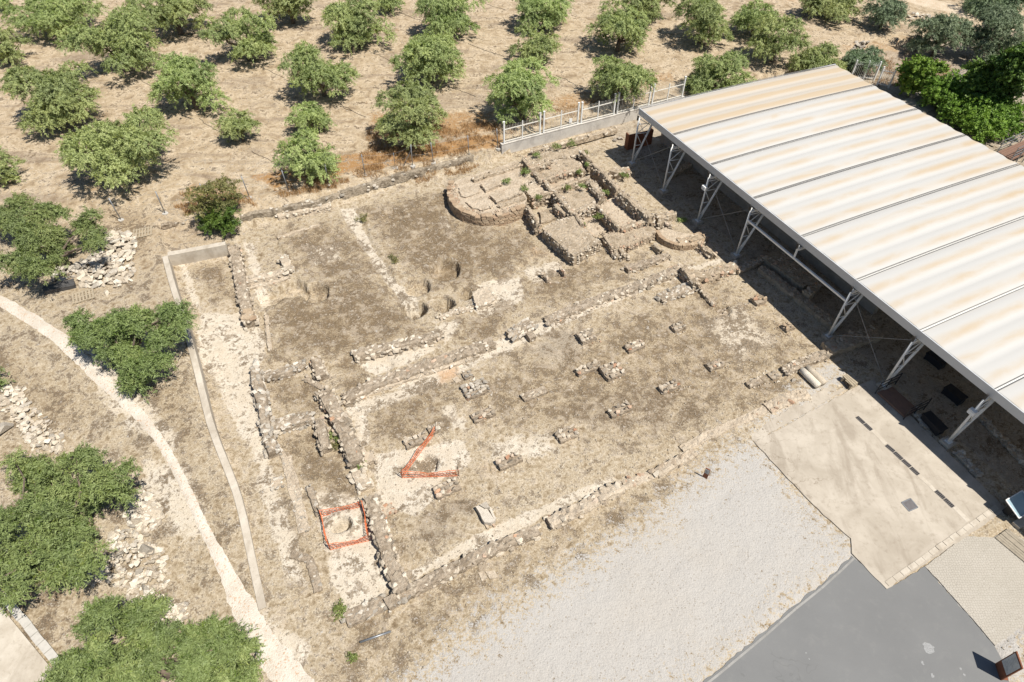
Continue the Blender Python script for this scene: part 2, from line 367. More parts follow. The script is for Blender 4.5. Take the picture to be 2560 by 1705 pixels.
M['dark_iron'] = m_plain('dark_iron', (.045,.043,.042), .55, .3, .3, 9)
M['wire'] = m_plain('wire', (.20,.19,.18), .6, .4, .2, 9)
M['corten'] = m_plain('rusty_brown_steel', (.22,.085,.045), .7, .1, .5, 4, (.10,.04,.025))
M['print'] = m_plain('faded_panel_print', (.50,.51,.50), .5, 0, .45, 5)
M['wood_old'] = m_plain('weathered_grey_wood', (.30,.26,.20), .85, 0, .55, 5)
M['wood_tan'] = m_plain('pale_wood', (.36,.30,.215), .8, 0, .5, 6)
M['wood_dark'] = m_plain('dark_stained_wood', (.20,.12,.085), .7, 0, .4, 5)
M['plastic_black'] = m_plain('charcoal_boards', (.085,.082,.08), .6, 0, .4, 7)
M['orange'] = m_plain('orange_plastic_net', (.60,.16,.06), .55, 0, .3, 4)
M['dark_bench'] = m_plain('charcoal_steel', (.03,.03,.033), .5, .2, .3, 5)
M['manhole'] = m_plain('worn_cast_iron', (.15,.14,.14), .6, .3, .5, 6)
M['bark'] = m_plain('olive_bark', (.16,.125,.095), .95, 0, .6, 7)
M['lampglass'] = m_plain('floodlight_glass', (.62,.64,.66), .2, 0, .1, 5)
M['paint'] = m_plain('old_white_paint', (.29,.29,.285), .8, 0, .8, 18)
M['hose'] = m_plain('black_hose', (.03,.028,.026), .6, 0, .1, 5)
M['white_stone'] = m_plain('white_kerb_stone', (.46,.435,.39), .85, 0, .3, 7)
def m_leaf(name, cols, back, tr=.22):
    t = NT(name); a = t.n.new('ShaderNodeAttribute'); a.attribute_name = 'tint'
    c = t.ramp(a.outputs['Fac'], cols)
    oi = t.rand(); hs = t.n.new('ShaderNodeHueSaturation'); t.put(hs.inputs['Color'], c)
    t.put(hs.inputs['Value'], t.math('MULTIPLY_ADD', oi, .35, .84)); t.put(hs.inputs['Hue'], t.math('MULTIPLY_ADD', oi, .03, .485))
    bf = t.n.new('ShaderNodeNewGeometry').outputs['Backfacing']
    c2 = t.mix(t.math('MULTIPLY', bf, .55), hs.outputs[0], back)
    t.col(c2).rough(.55); t.b.inputs['Specular IOR Level'].default_value = .35
    tl = t.n.new('ShaderNodeBsdfTranslucent'); t.put(tl.inputs[0], c2)
    mx = t.n.new('ShaderNodeMixShader'); mx.inputs[0].default_value = tr
    t.t.links.new(t.b.outputs[0], mx.inputs[1]); t.t.links.new(tl.outputs[0], mx.inputs[2]); t.t.links.new(mx.outputs[0], t.out.inputs[0])
    return t.m
M['olive'] = m_leaf('olive_leaves', [(0,(.065,.11,.018)), (.35,(.18,.25,.045)), (.7,(.35,.415,.105)), (1,(.54,.575,.21))], (.38,.43,.21), .24)
M['olive_deep'] = m_leaf('deep_olive_leaves', [(0,(.032,.07,.010)), (.35,(.10,.165,.025)), (.7,(.20,.27,.058)), (1,(.40,.445,.15))], (.25,.30,.13), .2)
M['green'] = m_leaf('bright_green_leaves', [(0,(.04,.10,.012)), (.5,(.13,.24,.022)), (1,(.30,.42,.05))], (.16,.24,.04))
M['ivy'] = m_leaf('dark_green_leaves', [(0,(.022,.065,.010)), (.5,(.075,.15,.02)), (1,(.24,.33,.045))], (.10,.16,.03))
M['greyleaf'] = m_leaf('grey_green_leaves', [(0,(.055,.105,.045)), (.5,(.135,.205,.09)), (1,(.28,.34,.165))], (.25,.30,.19), .22)
M['yellowing'] = m_leaf('yellowing_leaves', [(0,(.07,.09,.02)), (.5,(.15,.155,.04)), (1,(.27,.21,.07))], (.2,.19,.08))
M['weed'] = m_leaf('pale_weed_leaves', [(0,(.09,.14,.03)), (.5,(.17,.235,.05)), (1,(.30,.34,.10))], (.22,.27,.09))
M['straw'] = m_leaf('dry_straw', [(0,(.28,.15,.055)), (.5,(.42,.255,.11)), (1,(.52,.37,.19))], (.42,.28,.13), .15)
# ================================================================== GROUND
def polyV(c, pts, z=0.): return [pt(c, x, y, z) for x, y in pts]
SLAB_PX = [(1888,1104),(2153,958),(2186,948),(2519,1272),(2218.6,1470.7),(2131,1381),(2129,1344),(2060,1285),(1998,1221),(1940,1160)]
SLAB = ccw([P(x, y, .1) for x, y in SLAB_PX])
ASPH = ccw(polyV('R9', [(60,1640),(240,1500),(560,1235),(760,1060),(930,925),(1070,800),(1152,722),(1215,775),(1300,850),(1390,945),(1480,890),(1560,840),(1640,792),(1720,880),(1820,995),(1900,1085),(2010,1210),(2110,1330),(2160,1420),(2200,1520),(2260,1720),(1400,1800),(200,1800)]))
COBB = ccw(polyV('R9', [(1640,793),(1780,690),(1910,592),(2100,600),(2200,545),(2420,700),(2420,1120),(2240,1230),(2112,1325),(2012,1206),(1902,1081),(1822,990),(1722,876)]))
FLAT = [SLAB, ASPH, COBB]
_h0 = height
def height(X, Y):
    z = _h0(X, Y)
    for p in FLAT:
        m = sst(-.3, .1, sdpoly(np.asarray(X, float), np.asarray(Y, float), p)); z = z*(1-m)-.035*m
    return z
xs = np.concatenate([-np.geomspace(400, 31, 26), np.arange(-30, 31, .105), np.geomspace(32, 400, 26)])
ys = np.concatenate([-np.geomspace(150, 3, 14), np.arange(4, 56, .105), np.arange(56.2, 80, .3), np.geomspace(81, 900, 26)])
GX, GY = np.meshgrid(xs, ys); GZ = height(GX, GY)
def gz(x, y):                             # height read back from the finished ground mesh
    i = min(max(int(np.searchsorted(xs, x))-1, 0), len(xs)-2); j = min(max(int(np.searchsorted(ys, y))-1, 0), len(ys)-2)
    u = (x-xs[i])/(xs[i+1]-xs[i]); v = (y-ys[j])/(ys[j+1]-ys[j])
    return float((GZ[j,i]*(1-u)+GZ[j,i+1]*u)*(1-v)+(GZ[j+1,i]*(1-u)+GZ[j+1,i+1]*u)*v)
Vg = np.stack([GX.ravel(), GY.ravel(), GZ.ravel()], 1); nx, ny = len(xs), len(ys)
ii = (np.arange(ny-1)[:,None]*nx+np.arange(nx-1)[None,:]).ravel()
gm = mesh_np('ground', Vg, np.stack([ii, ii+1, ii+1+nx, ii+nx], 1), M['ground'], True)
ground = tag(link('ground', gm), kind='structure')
ma = np.zeros((ny, nx, 4), np.float32); mb = np.zeros((ny, nx, 4), np.float32)
CH = dict(dark=(0,0), cream=(0,1), gravel=(0,2), straw=(0,3), orch=(1,0), terra=(1,1), grey=(1,2), pale=(1,3))
wob = (fbm(GX, GY, .8, 5)-.47)*1.4
def paint(ch, w, soft, poly, hard=False):
    xsn = [p[0] for p in poly]; ysn = [p[1] for p in poly]
    i0 = np.searchsorted(xs, min(xsn)-soft-1); i1 = np.searchsorted(xs, max(xsn)+soft+1); j0 = np.searchsorted(ys, min(ysn)-soft-1); j1 = np.searchsorted(ys, max(ysn)+soft+1)
    sl = (slice(j0, j1), slice(i0, i1))
    d = sdpoly(GX[sl], GY[sl], poly)+(0 if hard else wob[sl]*min(1, soft*1.2))
    a, k = CH[ch]; arr = (ma, mb)[a]; q = w*sst(-soft, soft, d)
    arr[sl+(k,)] = np.maximum(arr[sl+(k,)], q) if w > 0 else np.clip(arr[sl+(k,)]*(1+q), 0, 1)
# large zones
rz_ = sdpoly(GX, GY, RAISED); north = sst(24, 32, GY)
mb[...,0] = sst(-.2, .5, rz_)*sst(22, 36, GY+GX*.15)
mb[...,2] = .42*sst(-.3, .6, rz_)*(1-sst(28, 40, GY+GX*.1))       # grey-brown dust on the left
ma[...,0] = .17*(1-sst(-.2, .5, rz_)); ma[...,1] = .33; mb[...,3] = .85*(1-sst(-.2,.5,rz_))
ma[...,0] = np.maximum(ma[...,0],   .24*sst(-.3, .6, rz_)*(1-sst(28, 40, GY+GX*.1)))
ma[...,1] = np.where(GY > 44, .12, ma[...,1])
for ch, w, soft, cr, pts in [
  ('dark',0.95,1.9,'V',[(615,700),(700,672),(800,640),(900,680),(965,750),(985,775),(900,800),(800,832),(620,832)]),
  ('dark',0.88,2.0,'V',[(640,545),(700,530),(850,600),(940,690),(860,720),(760,700),(700,640)]),
  ('dark',0.81,1.6,'V',[(640,530),(760,505),(800,520),(900,640),(840,660),(700,600)]),
  ('dark',0.98,1.9,'V',[(845,485),(1030,440),(1050,500),(1130,530),(1215,525),(1250,575),(1150,640),(1060,668),(960,645),(900,590)]),
  ('dark',0.82,1.1,'V',[(1035,745),(1150,685),(1205,700),(1130,775),(1045,795)]),
  ('dark',0.79,1.6,'V',[(1190,650),(1400,575),(1500,600),(1300,705),(1210,715)]),
  ('dark',0.82,1.1,'V',[(430,620),(520,592),(548,700),(500,690),(470,640)]),
  ('dark',0.76,1.3,'V',[(650,1000),(730,985),(800,1060),(830,1150),(740,1160),(650,1080)]),
  ('dark',0.86,1.0,'V',[(640,880),(720,860),(740,930),(650,960)]),
  ('dark',0.87,1.0,'V',[(760,820),(820,830),(860,900),(800,900)]),
  ('dark',0.75,1.4,'V',[(835,930),(1000,870),(1080,900),(1040,970),(930,1015),(850,1015)]),
  ('dark',0.66,2.4,'V',[(1050,880),(1350,740),(1650,640),(1880,800),(1700,960),(1500,1040),(1300,1000),(1100,960)]),
  ('grey',.66,1.2,'V',[(1200,780),(1330,720),(1400,800),(1300,860),(1210,840)]),
  ('grey',.55,2.,'V',[(1300,900),(1500,840),(1720,960),(1500,1040),(1250,1040)]),
  ('dark',0.68,1.4,'V',[(895,1195),(1080,1105),(1110,1180),(1010,1260),(930,1310)]),
  ('grey',.60,.9,'V',[(900,1200),(1080,1110),(1150,1190),(930,1310)]),
  ('dark',0.73,2.1,'V',[(960,1370),(1250,1240),(1500,1110),(1710,1000),(1730,1050),(1500,1180),(1250,1310),(1020,1470),(900,1560),(800,1500)]),
  ('dark',0.66,1.9,'V',[(800,1400),(900,1400),(850,1568),(750,1568)]),
  ('dark',0.68,1.9,'V',[(1500,640),(1640,640),(1700,690),(1560,690)]),
  ('dark',0.75,1.3,'V',[(1660,900),(1890,820),(1750,930),(1690,980)]),
  ('dark',0.68,0.8,'V',[(900,1090),(1000,1040),(990,1090)]),
  ('dark',0.76,1.9,'V',[(10,1350),(140,1340),(180,1450),(90,1480)]),
  ('dark',0.75,1.4,'V',[(470,1310),(560,1330),(600,1420),(540,1420)]),
  ('dark',0.70,1.3,'V',[(600,1060),(640,1060),(720,1330),(690,1350)]),
  ('dark',0.70,1.1,'V',[(250,500),(340,520),(360,600),(300,620)]),
  ('dark',0.64,1.6,'V',[(0,800),(160,900),(260,960),(160,1020),(0,900)]),
  ('dark',0.66,1.6,'V',[(300,900),(420,880),(460,960),(480,1080),(360,1010)]),
  ('dark',0.66,1.6,'V',[(430,1080),(520,1150),(560,1320),(500,1300)]),
  ('cream',1.55,.6,'V',[(455,715),(560,720),(610,780),(592,850),(590,930),(610,1010),(560,1010),(515,930),(470,820)]),
  ('cream',0.95,.5,'V',[(560,1000),(620,1010),(640,1120),(700,1340),(660,1330),(600,1120)]),
  ('cream',1.55,.3,'V',[(782,480),(812,480),(850,560),(905,650),(950,668),(960,700),(925,700),(880,640),(830,560)]),
  ('cream',1.55,.3,'V',[(823,830),(900,812),(985,795),(1005,803),(930,838),(860,862)]),
  ('cream',1.55,.4,'V',[(860,1045),(960,1035),(1060,1010),(1080,1060),(1010,1100),(990,1150),(960,1190),(880,1150)]),
  ('cream',1.55,.4,'V',[(755,1290),(800,1270),(870,1260),(895,1340),(880,1380),(800,1408)]),
  ('cream',1.55,.5,'V',[(735,1140),(830,1150),(850,1250),(760,1260)]),
  ('cream',1.55,.4,'V',[(1100,655),(1190,640),(1200,690),(1110,730),(1080,700)]),
  ('cream',1.00,.35,'V',[(1000,750),(1060,735),(1040,780),(1020,800)]),
  ('cream',1.08,.25,'V',[(940,1315),(1130,1210),(1300,1140),(1410,1090),(1420,1105),(1300,1165),(1150,1240),(950,1335)]),
  ('cream',0.95,.5,'V',[(785,940),(830,920),(960,880),(1100,815),(1110,835),(980,900),(850,950),(850,1010),(830,1030)]),
  ('cream',1.00,.3,'V',[(885,900),(1100,800),(1180,770),(1300,720),(1500,640),(1660,590),(1670,602),(1500,660),(1300,745),(1180,800),(960,890)]),
  ('cream',0.90,.4,'V',[(395,590),(430,600),(470,720),(450,720)]),
  ('cream',0.95,.3,'V',[(560,560),(580,560),(620,700),(600,720)]),
  ('cream',0.90,.6,'V',[(690,570),(780,560),(800,600),(720,620)]),
  ('cream',0.95,.35,'V',[(1010,930),(1050,925),(1050,960),(1015,960)]),
  ('cream',0.95,.35,'V',[(1040,965),(1065,960),(1070,985),(1045,985)]),
  ('cream',0.80,1.,'V',[(1120,1010),(1260,990),(1300,1040),(1140,1090)]),
  ('cream',0.90,.5,'V',[(1200,620),(1280,600),(1300,620),(1230,650)]),
  ('cream',0.85,.3,'V',[(1010,500),(1025,500),(1050,545),(1030,545)]),
  ('cream',0.80,1.2,'V',[(1600,740),(1700,700),(1800,790),(1700,850)]),
  ('cream',0.82,1.,'V',[(180,780),(330,900),(420,1000),(400,1060),(250,960)]),
  ('cream',0.85,1.,'V',[(330,1060),(440,1080),(500,1250),(420,1250),(330,1120)]),
  ('cream',0.90,.8,'V',[(560,1380),(640,1400),(720,1500),(640,1568)]),
  ('terra',.85,.5,'V',[(995,850),(1060,835),(1060,870),(1010,885)]),
  ('terra',.6,1.,'V',[(1200,540),(1300,590),(1200,610)]),
  ('terra',.45,1.2,'V',[(1040,1060),(1200,1040),(1230,1090),(1080,1120)]),
  ('straw',.95,.6,'V',[(590,430),(700,400),(850,370),(1000,350),(1150,330),(1160,350),(1000,392),(800,425),(640,455)]),
  ('straw',.6,1.4,'V',[(850,280),(1150,270),(1160,330),(1000,350),(840,350)]),
  ('straw',.55,1.,'V',[(1200,260),(1450,200),(1550,170),(1560,210),(1300,280)]),
  ('straw',.6,1.,'V',[(430,440),(560,440),(600,480),(420,490)]),
  ('straw',.5,1.5,'V',[(1900,120),(2100,90),(2250,150),(2200,200),(1950,170)]),
  ('gravel',1.05,2.6,'V',[(1040,1490),(1180,1400),(1330,1300),(1480,1215),(1600,1100),(1700,1025),(1740,1020),(1800,1090),(1990,1300),(1900,1340),(1560,1640),(900,1660)]),
  ('gravel',.9,.8,'V',[(2130,1300),(2354,1420),(2354,1568),(2220,1568)]),
  ('gravel',.65,.8,'V',[(1900,830),(1960,870),(1880,960),(1740,1010),(1700,1000)]),
  ('cream',1.00,1.,'V',[(2300,260),(2400,250),(2400,330),(2320,330)]),
]:
    paint(ch, w, soft, [pt(cr, x, y) for x, y in pts])
UR = sst(0, 1.5, (GX-FW0[0])*edir[0]*0+((GX-10.2)*adir[0]+(GY-42.9)*adir[1]))   # under and beyond the shelter: its blue-grey shade painted into the soil colour
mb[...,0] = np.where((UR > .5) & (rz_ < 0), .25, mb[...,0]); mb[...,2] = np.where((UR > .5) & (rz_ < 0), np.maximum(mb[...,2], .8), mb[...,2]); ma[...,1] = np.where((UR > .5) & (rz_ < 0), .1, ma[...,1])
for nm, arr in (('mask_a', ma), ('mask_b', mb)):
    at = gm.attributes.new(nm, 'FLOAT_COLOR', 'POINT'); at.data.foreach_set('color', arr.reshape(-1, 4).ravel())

def rag(poly, step=.25, amp=.05, seed=1):
    out = []; r = random.Random(seed); n = len(poly)
    for i in range(n):
        a = Vector(poly[i]).to_2d(); b = Vector(poly[(i+1) % n]).to_2d(); L = (b-a).length; k = max(1, int(L/step)); nn = Vector(((b-a).y, -(b-a).x)).normalized()
        for j in range(k):
            p = a+(b-a)*(j/k); w = amp*(r.random()-.5)*2 if j else 0
            out.append((p.x+nn.x*w, p.y+nn.y*w))
    return out
def sheet(name, poly, z0, z1, mat, amp=.04, step=.2, label=None):
    return tag(MB().prism(rag(poly, step, amp, len(name)), z0, z1).build(name, mat), kind='structure')
sheet('asphalt_road', ASPH, -.12, -.004, M['asphalt'], .05)
def m_cobble():
    t = NT('embossed_cobble_paving'); n1 = t.noise(.5,5,.6); n2 = t.noise(4,5,.7); cell = t.voro(9, 'Distance', 'DISTANCE_TO_EDGE', rand=.55)
    c = t.mix(n1, (.33,.30,.25), (.42,.385,.33)); c = t.mix(t.math('MULTIPLY', t.ss(.5,.75,n2), .35), c, (.47,.44,.39))
    c = t.mix(t.math('MULTIPLY', t.ss(.07,.0,cell), .55), c, (.20,.175,.14))
    t.col(c); t.bump(t.ss(0,.12,cell), .5, .02); return t.m
sheet('paved_apron', COBB, -.12, .012, m_cobble(), .02)
ZS = .03
slab = sheet('concrete_platform', SLAB, -.2, ZS, M['slab'], .03, .3)
# apron strip and border course of the platform
sheet('platform_apron', ccw([P(*px_of('R6',x,y),.05) for x, y in ((450,1440),(640,1330),(860,1190),(1030,1108),(1125,1138),(880,1280),(512,1488))]), -.1, .018, M['slab'], .05)
def strip(name, pts, widths, mat, dz=.03, kind='structure', step=.3, amp=.06, seed=3, parent=None, across=5):
    pts = [Vector((p[0], p[1])) for p in pts]; L = [0]
    for a, b in zip(pts[:-1], pts[1:]): L.append(L[-1]+(b-a).length)
    n = max(2, int(L[-1]/step)); r = random.Random(seed); V_, F_ = [], []
    S = np.linspace(0, L[-1], n+1)
    cx = np.interp(S, L, [p.x for p in pts]); cy = np.interp(S, L, [p.y for p in pts]); w = np.interp(S, L, widths)
    k = max(1, int(.8/step))
    if n > 6:
        ker = np.hanning(2*k+3)[1:-1]; ker /= ker.sum()
        sm = lambda a: np.convolve(np.pad(a, k, mode='reflect', reflect_type='odd'), ker, 'valid')
        cx, cy = sm(cx), sm(cy)
    tx, ty = np.gradient(cx), np.gradient(cy); q = np.hypot(tx, ty)+1e-9; tx /= q; ty /= q
    for i in range(n+1):
        wl = w[i]/2*(1+amp*2*(r.random()-.5)); wr = w[i]/2*(1+amp*2*(r.random()-.5))
        for j in range(across):
            u = -wl+(wl+wr)*j/(across-1); V_.append((cx[i]-ty[i]*u, cy[i]+tx[i]*u, 0))
    V_ = np.array(V_); zz = height(V_[:,0], V_[:,1]); edge = (np.arange(len(V_)) % across == 0) | (np.arange(len(V_)) % across == across-1)
    V_[:,2] = zz+np.where(edge, -.02, dz)
    F_ = [(i*across+j, (i+1)*across+j, (i+1)*across+j+1, i*across+j+1) for i in range(n) for j in range(across-1)]
    return tag(link(name, mesh_np(name, V_, np.array(F_)[:, ::-1], mat, True), parent), kind=kind)
def GP(c, pts): return [G(c, x, y) for x, y in pts]
M['edging'] = m_concrete('grey_edging_concrete', (.24,.235,.22), (.31,.30,.28), (.18,.17,.155), 2)
ar = bpy.data.objects['asphalt_road']
for k, (x, y, rr) in enumerate(((1665,1335,.26),(1625,1440,.12),(1692,1526,.13),(845,1372,.04),(865,1412,.04),(1880,1480,.06),(1905,1520,.06))):
    q = pt('R9', x, y); r_ = random.Random(k); pl = [(q[0]+rr*r_.uniform(.45,1.1)*math.cos(a)*(1.0 if k not in (1,2) else .55), q[1]+rr*r_.uniform(.45,1.1)*math.sin(a)) for a in np.linspace(0, 5.9, 13)]
    MB().prism(pl, -.006, .001).build('paint_splash', M['paint'], ar)
eb = [pt('R9',x,y) for x,y in ((60,1640),(240,1500),(560,1235),(760,1060),(930,925),(1070,800),(1152,722))]
for a_, b_ in zip(eb[:-1], eb[1:]):
    a_ = Vector((*a_,0)); b_ = Vector((*b_,0)); n_ = Vector((-(b_-a_).y,(b_-a_).x,0)).normalized()*.09
    MB().prism(ccw([tuple(v.xy) for v in (a_-n_*1.9,b_-n_*1.9,b_-n_*.9,a_-n_*.9)]), -.1, .006).build('edging_strip', M['edging'], ar)
strip('gravel_path', GP('R4',[(-120,470),(0,520),(230,660),(420,790),(640,1010),(830,1190),(960,1310),(1110,1500)])+GP('R7',[(1160,100),(1260,300),(1380,560),(1520,830),(1620,1060),(1760,1290),(1990,1600),(2100,1760)]),
      [.75,.75,.8,.8,.75,.7,.6,.5,.5,.5,.5,.7,1.05,1.15,1.3,1.4], M['path'], .05, amp=.12)
strip('dirt_track', GP('R3',[(1300,-160),(1560,-25),(1750,35),(1950,85),(2150,130),(2420,180),(2700,230)]), [3.2]*7, M['track'], .06, step=.6)
strip('footpath', GP('R3',[(1500,760),(1600,730),(1700,650),(1830,590),(1960,535),(2080,480)]), [3.4,3.0,2.0,1.6,1.6,1.6], M['concrete'], .05, step=.5)
# ================================================================== STONES AND RUINS
def stone_mesh(name, seed, mat, flat=1.0, n=13):
    r = random.Random(seed); bm = bmesh.new()
    for _ in range(n):
        v = Vector((r.gauss(0,1), r.gauss(0,1), r.gauss(0,1))); v = v/max(abs(v.x), abs(v.y), abs(v.z))*r.uniform(.82,1)
        bm.verts.new((v.x*.5, v.y*.5, v.z*.5*flat))
    res = bmesh.ops.convex_hull(bm, input=bm.verts[:])
    bmesh.ops.delete(bm, geom=[g for g in res['geom_interior'] if isinstance(g, bmesh.types.BMVert)], context='VERTS')
    me = bpy.data.meshes.new(name); bm.to_mesh(me); bm.free(); me.materials.append(M[mat]); return me
SM = {k: [stone_mesh('stone', 40+i, k) for i in range(7)] for k in ('stone','stone_pale','stone_warm','stone_grey','brick','terracotta')}
def add_stone(parent, p, size, kind='stone', r=rnd, flat=(.5,.9), off=None, rz=None, tilt=.3, name='stone'):
    off = off if off is not None else parent_off(parent)
    sx = size*r.uniform(.85,1.25); sy = size*r.uniform(.6,.95); sz = size*r.uniform(*flat)
    o = link(name, SM[kind][r.randrange(7)], parent, (p[0]-off[0], p[1]-off[1], p[2]-off[2]),
             (r.uniform(-tilt,tilt), r.uniform(-tilt,tilt), r.uniform(0,6.28) if rz is None else rz+r.uniform(-.25,.25)), (sx, sy, sz))
    return o
def resample(pts, step):
    pts = [Vector((p[0], p[1])) for p in pts]; L = [0]
    for a, b in zip(pts[:-1], pts[1:]): L.append(L[-1]+(b-a).length)
    n = max(2, int(round(L[-1]/step))); S = np.linspace(0, L[-1], n+1)
    return np.interp(S, L, [p.x for p in pts]), np.interp(S, L, [p.y for p in pts]), L[-1]
def wall(label, c, pts, w, h, zb=None, mat='mortar', kind='stone', size=.26, top=1.0, side=.8, seed=None, name='ruined_wall', group=None, rough=.06, cap=290, cat='wall', taper=None):
    """a ruined masonry wall: rough core following the line of its crown, with its stones set in the crown and the faces"""
    seed = seed if seed is not None else len(bpy.data.objects); r = random.Random(seed)
    zb0 = 0.0 if zb is None else zb
    line = [pt(c, x, y, zb0+h) for x, y in pts]
    X, Y, L = resample(line, .22); n = len(X)
    tx, ty = np.gradient(X), np.gradient(Y); q = np.hypot(tx, ty)+1e-9; tx /= q; ty /= q
    gzv = height(X, Y); low = float(gzv.min())-.15 if zb is None else zb-.15
    hh = zb0+h+np.array([(r.random()-.5)*.32*min(h, .5) for _ in range(n)])*.8
    k = np.array([.25,.5,.25]); hh = np.convolve(np.pad(hh,1,'edge'), k, 'valid')
    ww = np.full(n, w) if taper is None else np.interp(np.linspace(0,1,n), np.linspace(0,1,len(taper)), taper)
    V_ = []; m = len(X)//2; o0 = (float(X[m]), float(Y[m]), 0. if zb is None else zb)
    prof = ((-1.06,0),(-.98,.55),(-.86,1.),(-.35,1.04),(.3,1.0),(.86,.98),(.98,.5),(1.06,0))
    for i in range(n):
        j1 = [r.uniform(-rough, rough) for _ in range(8)]
        for u, t in prof:
            kk = prof.index((u,t)); a = u*ww[i]/2+j1[kk]*.7
            z = low+(hh[i]-low)*t+(j1[(kk+3) % 8]*.5 if t > .2 else 0)
            V_.append((X[i]-ty[i]*a-o0[0], Y[i]+tx[i]*a-o0[1], z-o0[2]))
    F_ = [(i*8+j, i*8+j+1, (i+1)*8+j+1, (i+1)*8+j) for i in range(n-1) for j in range(7)]
    F_ += [tuple(range(8))[::-1], tuple((n-1)*8+j for j in range(8))]
    o = link(name, mesh_py(name, V_, F_, M[mat]), None, o0); tag(o, label, cat, group, 'thing')
    cnt = 0; spots = []
    for i in range(n):
        nr = max(1, int(round(ww[i]/(size*.95))))
        for j in range(nr):
            if r.random() < top*.9:
                u = (-.5+(j+.5)/nr)*ww[i]*.94+r.uniform(-.05,.05)
                spots.append((X[i]-ty[i]*u+r.uniform(-.09,.09), Y[i]+tx[i]*u+r.uniform(-.09,.09), hh[i]+size*r.uniform(-.28,-.02), 0))
        rows = int(h/(size*.7))
        for sgn in (-1, 1):
            for q in range(rows):
                if r.random() < side*.8:
                    u = sgn*ww[i]*.5; z = zb0+(q+.4)*size*.72
                    spots.append((X[i]-ty[i]*u+r.uniform(-.08,.08), Y[i]+tx[i]*u+r.uniform(-.08,.08), z, 1))
    if len(spots) > cap: spots = r.sample(spots, cap)
    ang = math.atan2(ty[m], tx[m])
    for x, y, z, sd_ in spots:
        add_stone(o, (x, y, z), size*r.uniform(.6,1.35), kind if r.random() < .88 else ('stone_pale' if kind != 'stone_pale' else 'stone'), r, (.45,.85), o0, ang if sd_ or r.random() < .5 else None, .12 if sd_ else .3)
    return o
def block(label, c, pts, h, zb=0.0, mat='earth', kind='stone', size=.24, edge=.7, topd=.25, name='ruined_platform', cat='ruin', seed=None, rough=.045, low=None, group=None, cap=290):
    """a solid of ruined masonry: polygon read off its top surface"""
    seed = seed if seed is not None else len(bpy.data.objects); r = random.Random(seed)
    poly = rag(ccw([pt(c, x, y, zb+h) for x, y in pts]), .2, rough, seed)
    cx = sum(p[0] for p in poly)/len(poly); cy = sum(p[1] for p in poly)/len(poly); o0 = (cx, cy, zb)
    low = zb-.2 if low is None else low
    bm = bmesh.new(); bot = [bm.verts.new((p[0]-cx+r.uniform(-.03,.03), p[1]-cy+r.uniform(-.03,.03), low-zb)) for p in poly]
    mid = [bm.verts.new((p[0]-cx+r.uniform(-.05,.05), p[1]-cy+r.uniform(-.05,.05), h*.5+r.uniform(-.05,.05))) for p in poly]
    tp = [bm.verts.new((p[0]-cx, p[1]-cy, h+r.uniform(-.5,.35)*rough)) for p in poly]
    n = len(poly)
    for i in range(n):
        j = (i+1) % n; bm.faces.new((bot[i], bot[j], mid[j], mid[i])); bm.faces.new((mid[i], mid[j], tp[j], tp[i]))
    # top skin with inner points
    es = [bm.edges.get((tp[i], tp[(i+1) % n])) for i in range(n)]
    bmesh.ops.triangle_fill(bm, use_beauty=True, edges=es)
    me = bpy.data.meshes.new(name); bmesh.ops.recalc_face_normals(bm, faces=bm.faces[:]); bm.to_mesh(me); bm.free(); me.materials.append(M[mat])
    o = link(name, me, None, o0); tag(o, label, cat, group, 'thing')
    spots = []
    for i in range(n):
        if r.random() < edge:
            p = poly[i]; spots.append((p[0]+(cx-p[0])*.05, p[1]+(cy-p[1])*.05, zb+h-size*.12, size))
        rows = int(h/(size*.75))
        for q in range(rows):
            if r.random() < edge*.7: spots.append((poly[i][0], poly[i][1], zb+(q+.4)*size*.75, size))
    x0, x1 = min(p[0] for p in poly), max(p[0] for p in poly); y0, y1 = min(p[1] for p in poly), max(p[1] for p in poly)
    m = int((x1-x0)*(y1-y0)*topd/(size*size))
    XX = np.array([r.uniform(x0,x1) for _ in range(m)]); YY = np.array([r.uniform(y0,y1) for _ in range(m)])
    if m:
        ok = sdpoly(XX, YY, poly) > .1
        spots += [(float(a), float(b), zb+h-size*r.uniform(.05,.25), size*r.uniform(.5,1)) for a, b, k in zip(XX, YY, ok) if k]
    if len(spots) > cap: spots = r.sample(spots, cap)
    for x, y, z, s in spots: add_stone(o, (x, y, z), s*r.uniform(.65,1.25), kind, r, (.45,.8), o0)
    return o
